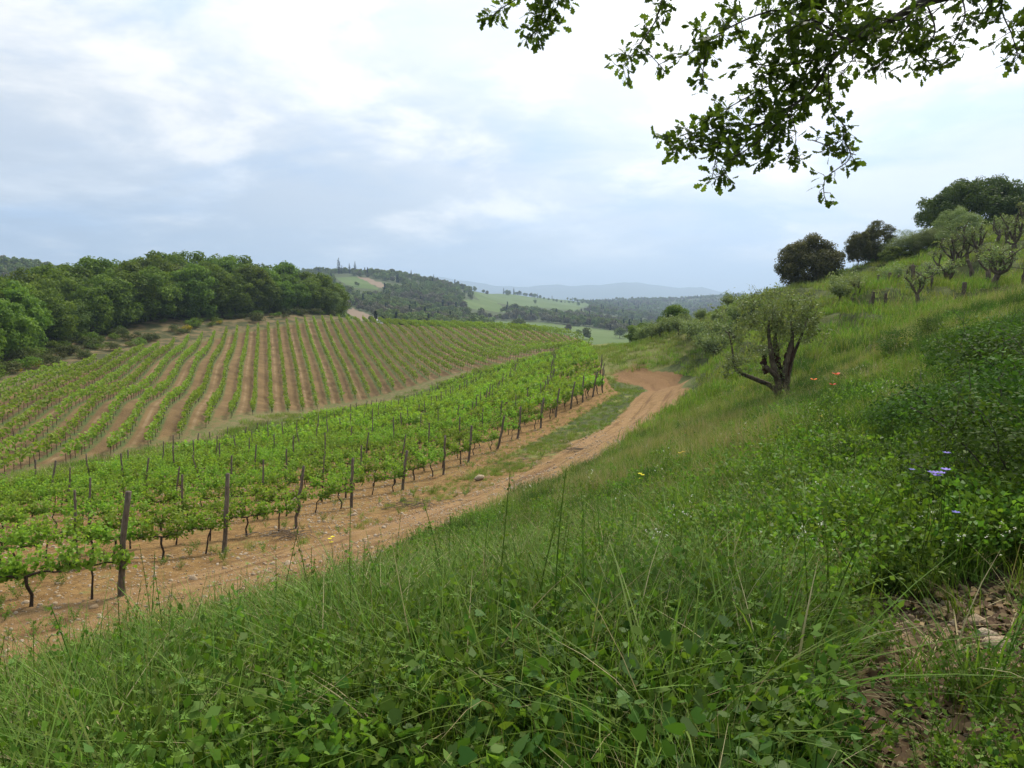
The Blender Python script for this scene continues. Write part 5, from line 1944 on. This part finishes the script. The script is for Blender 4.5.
    sm = [stone_mesh(1100 + k) for k in range(7)]
    R.random()
    big = [(978, 627, .15, 'largest buff stone on the path at the right, with a chipped face'), (1003, 652, .17, 'long flat ochre stone right of the path twig'), (985, 641, .13, 'flat grey stone between the buff stone and the long ochre one'),
           (1020, 640, .08, 'ochre stone at the right picture edge'), (950, 655, .05, 'small white stone left of the twig'), (938, 609, .05, 'small white pebble at the top of the path'), (961, 608, .07, 'rounded buff stone above the largest stone'),
           (948, 635, .09, 'dull brown stone half buried on the path'), (955, 672, .07, 'grey pebble beside the twig'), (1002, 674, .06, 'ochre pebble in the green leaves'), (888, 647, .04, 'single white pebble in the grass left of the path'),
           (944, 752, .06, 'cream pebble near the bottom of the path'), (957, 743, .05, 'ochre pebble next to the cream one'), (935, 747, .055, 'yellowish stone left of the cream pebble'), (987, 704, .05, 'grey stone low on the path right of the twig'),
           (1014, 712, .05, 'white pebble at the lower right edge'), (972, 727, .04, 'small grey chip beside the low twig'), (1018, 690, .06, 'grey stone at the right edge in the leaves'), (900, 726, .05, 'buff stone in the weeds at the lower left of the path')]
    for k, (px, py, s, lb) in enumerate(big):
        Y = 3.0
        for yy in np.arange(1.6, 6, .02):
            p = at(px, py, yy)
            if p[2] <= Hs(p[0], yy):
                Y = yy
                break
        p = at(px, py, Y)
        o = bpy.data.objects.new('stone', sm[k % 7].data)
        COL.objects.link(o)
        o.location = (p[0], p[1], Hs(p[0], p[1]) + s * .16)
        o.scale = (s * 1.1,) * 3
        o.rotation_euler = (R.normal(0, .15), R.normal(0, .15), R.uniform(0, 6))
        tag(o, lb, 'stone', 'stones on the footpath')
    x, y = px_x(479, 27.5), 27.5
    o = bpy.data.objects.new('stone', sm[2].data)
    COL.objects.link(o)
    o.location, o.scale = (x, y, Hs(x, y) + .1), (.5, .5, .45)
    tag(o, 'ochre boulder between the vine posts and the track', 'stone')
    # loose gravel: path and clay
    x, y = ground_points(9000, 1.5, 5, 0, (5, 44))
    ok = R.random(len(x)) < litter_w(x, y)
    P = [np.c_[x[ok], y[ok]]]
    S = [np.exp(R.normal(-3.75, .5, ok.sum()))]
    x, y = ground_points(26000, 7.5, 40, -.1, (-44, 14))
    ok = (pip(x, y, SOIL1) | (track_d(x, y) < 3.2)) & (meadow_w(x, y) < .5) & (fbm(x / 2, y / 2, 97) > .38)
    P.append(np.c_[x[ok], y[ok]])
    S.append(np.exp(R.normal(-3.25, .45, ok.sum())) * np.clip(.6 + y[ok] / 30, .8, 1.5))
    P, S = np.concatenate(P), np.concatenate(S)
    n = len(P)
    scatter('gravel', np.c_[P, H(P[:, 0], P[:, 1])], np.c_[R.normal(0, .3, (n, 2)), R.uniform(0, 6.28, n)], S, R.integers(0, 7, n), [stone_mesh(1120 + k, .7) for k in range(7)],
            'loose pale stones and clods on the clay and the footpath', 'gravel')
    # dead leaves and straw on the footpath
    src = []
    for k in range(4):
        rng = np.random.default_rng(1140 + k)
        mb, st = MB(), MB()
        V, Fq = leaves(np.c_[rng.normal(0, .08, (14, 2)), rng.uniform(.002, .02, 14)], rng.uniform(.03, .06, 14), 'hex', 2.2, rng, fold=.5)
        mb.add(V, Fq, leaf_tint(14, 6, rng))
        for q in range(2):
            a, c = rng.uniform(0, 3.14), rng.normal(0, .09, 2)
            l = rng.uniform(.05, .14)
            d = np.array((math.cos(a) * l, math.sin(a) * l, 0))
            w = np.array((-math.sin(a), math.cos(a), 0)) * .0016
            c = np.array((*c, rng.uniform(.004, .03)))
            st.add([c - d - w, c + d - w + (0, 0, .01), c + d + w + (0, 0, .01), c - d + w], np.array([(0, 1, 2, 3)]), rng.random())
        src.append(join(mb, st, M['litter'], M['straw'], 'litter'))
    x, y = ground_points(650, 1.5, 5, 0, (0, 44))
    ok = R.random(len(x)) < np.maximum(litter_w(x, y), .05)
    x, y = x[ok], y[ok]
    n = len(x)
    scatter('leaf_litter', np.c_[x, y, H(x, y) + .004], zrot(n, .06), R.uniform(.7, 1.2, n), R.integers(0, 4, n), src, 'dead leaves and straw lying on the footpath', 'leaf litter')

    def lie(px, py):
        for yy in np.arange(1.6, 60, .02):
            p = at(px, py, yy)
            if p[2] <= Hs(p[0], yy): return np.array((p[0], p[1], Hs(p[0], p[1])))
    a, b, c = lie(953, 620), lie(965, 690), lie(985, 756)
    mb = MB()
    mb.add(*tube(bez([a + (0, 0, .05), b + (0, 0, .035), c + (0, 0, .03)], 14), np.linspace(.004, .008, 14), 5))
    mb.add(*tube(bez([b + (0, 0, .035), b + (.08, -.05, .06), b + (.17, -.12, .05)], 6), np.linspace(.004, .002, 6), 4))
    tag(mb.build('dry_twig', M['straw']), 'long pale dry twig lying across the stony footpath', 'twig')
    # pale dead grass tussock at the bank lip
    for px, py, n, h, lb in ((842, 655, 150, .30, 'tussock of dead brown grass hanging over the edge of the footpath'), (660, 560, 0, .4, '')):
        if not n: continue
        p = lie(px, py)
        rng = np.random.default_rng(1160)
        mb = MB()
        for q in range(n):
            blade(rng, mb, rng.normal(0, .09), rng.normal(0, .06), rng.uniform(.15, h), .004, rng.uniform(0, 6.28), rng.uniform(.5, 1.3), rng.uniform(0, .6))
        o = mb.build('dry_tussock', M['litter'])
        o.location = p
        tag(o, lb, 'grass tussock')
    # heaps of old vine prunings beside the track
    for px, py, s, lb in ((413, 508, .55, 'brown heap of dead prunings beside the track'), (575, 452, .4, 'dark flat patch of dead prunings in the middle of the track'), (284, 539, .4, 'low pile of dry prunings near the third post')):
        p = lie(px, py)
        rng = np.random.default_rng(int(px))
        mb = MB()
        for q in range(38):
            c = np.array((rng.normal(0, s), rng.normal(0, s * .35), abs(rng.normal(0, .07)) + .03))
            d = np.array((rng.normal(0, 1), rng.normal(0, .6), rng.normal(0, .15)))
            d *= .3 / np.linalg.norm(d)
            mb.add(*tube(bez([c - d, c + (0, 0, .03), c + d], 4), [.008, .007, .006, .004], 4))
        o = mb.build('prunings_heap', M['post'])
        o.location = p
        tag(o, lb, 'prunings')


build_near_things()
build_haze()
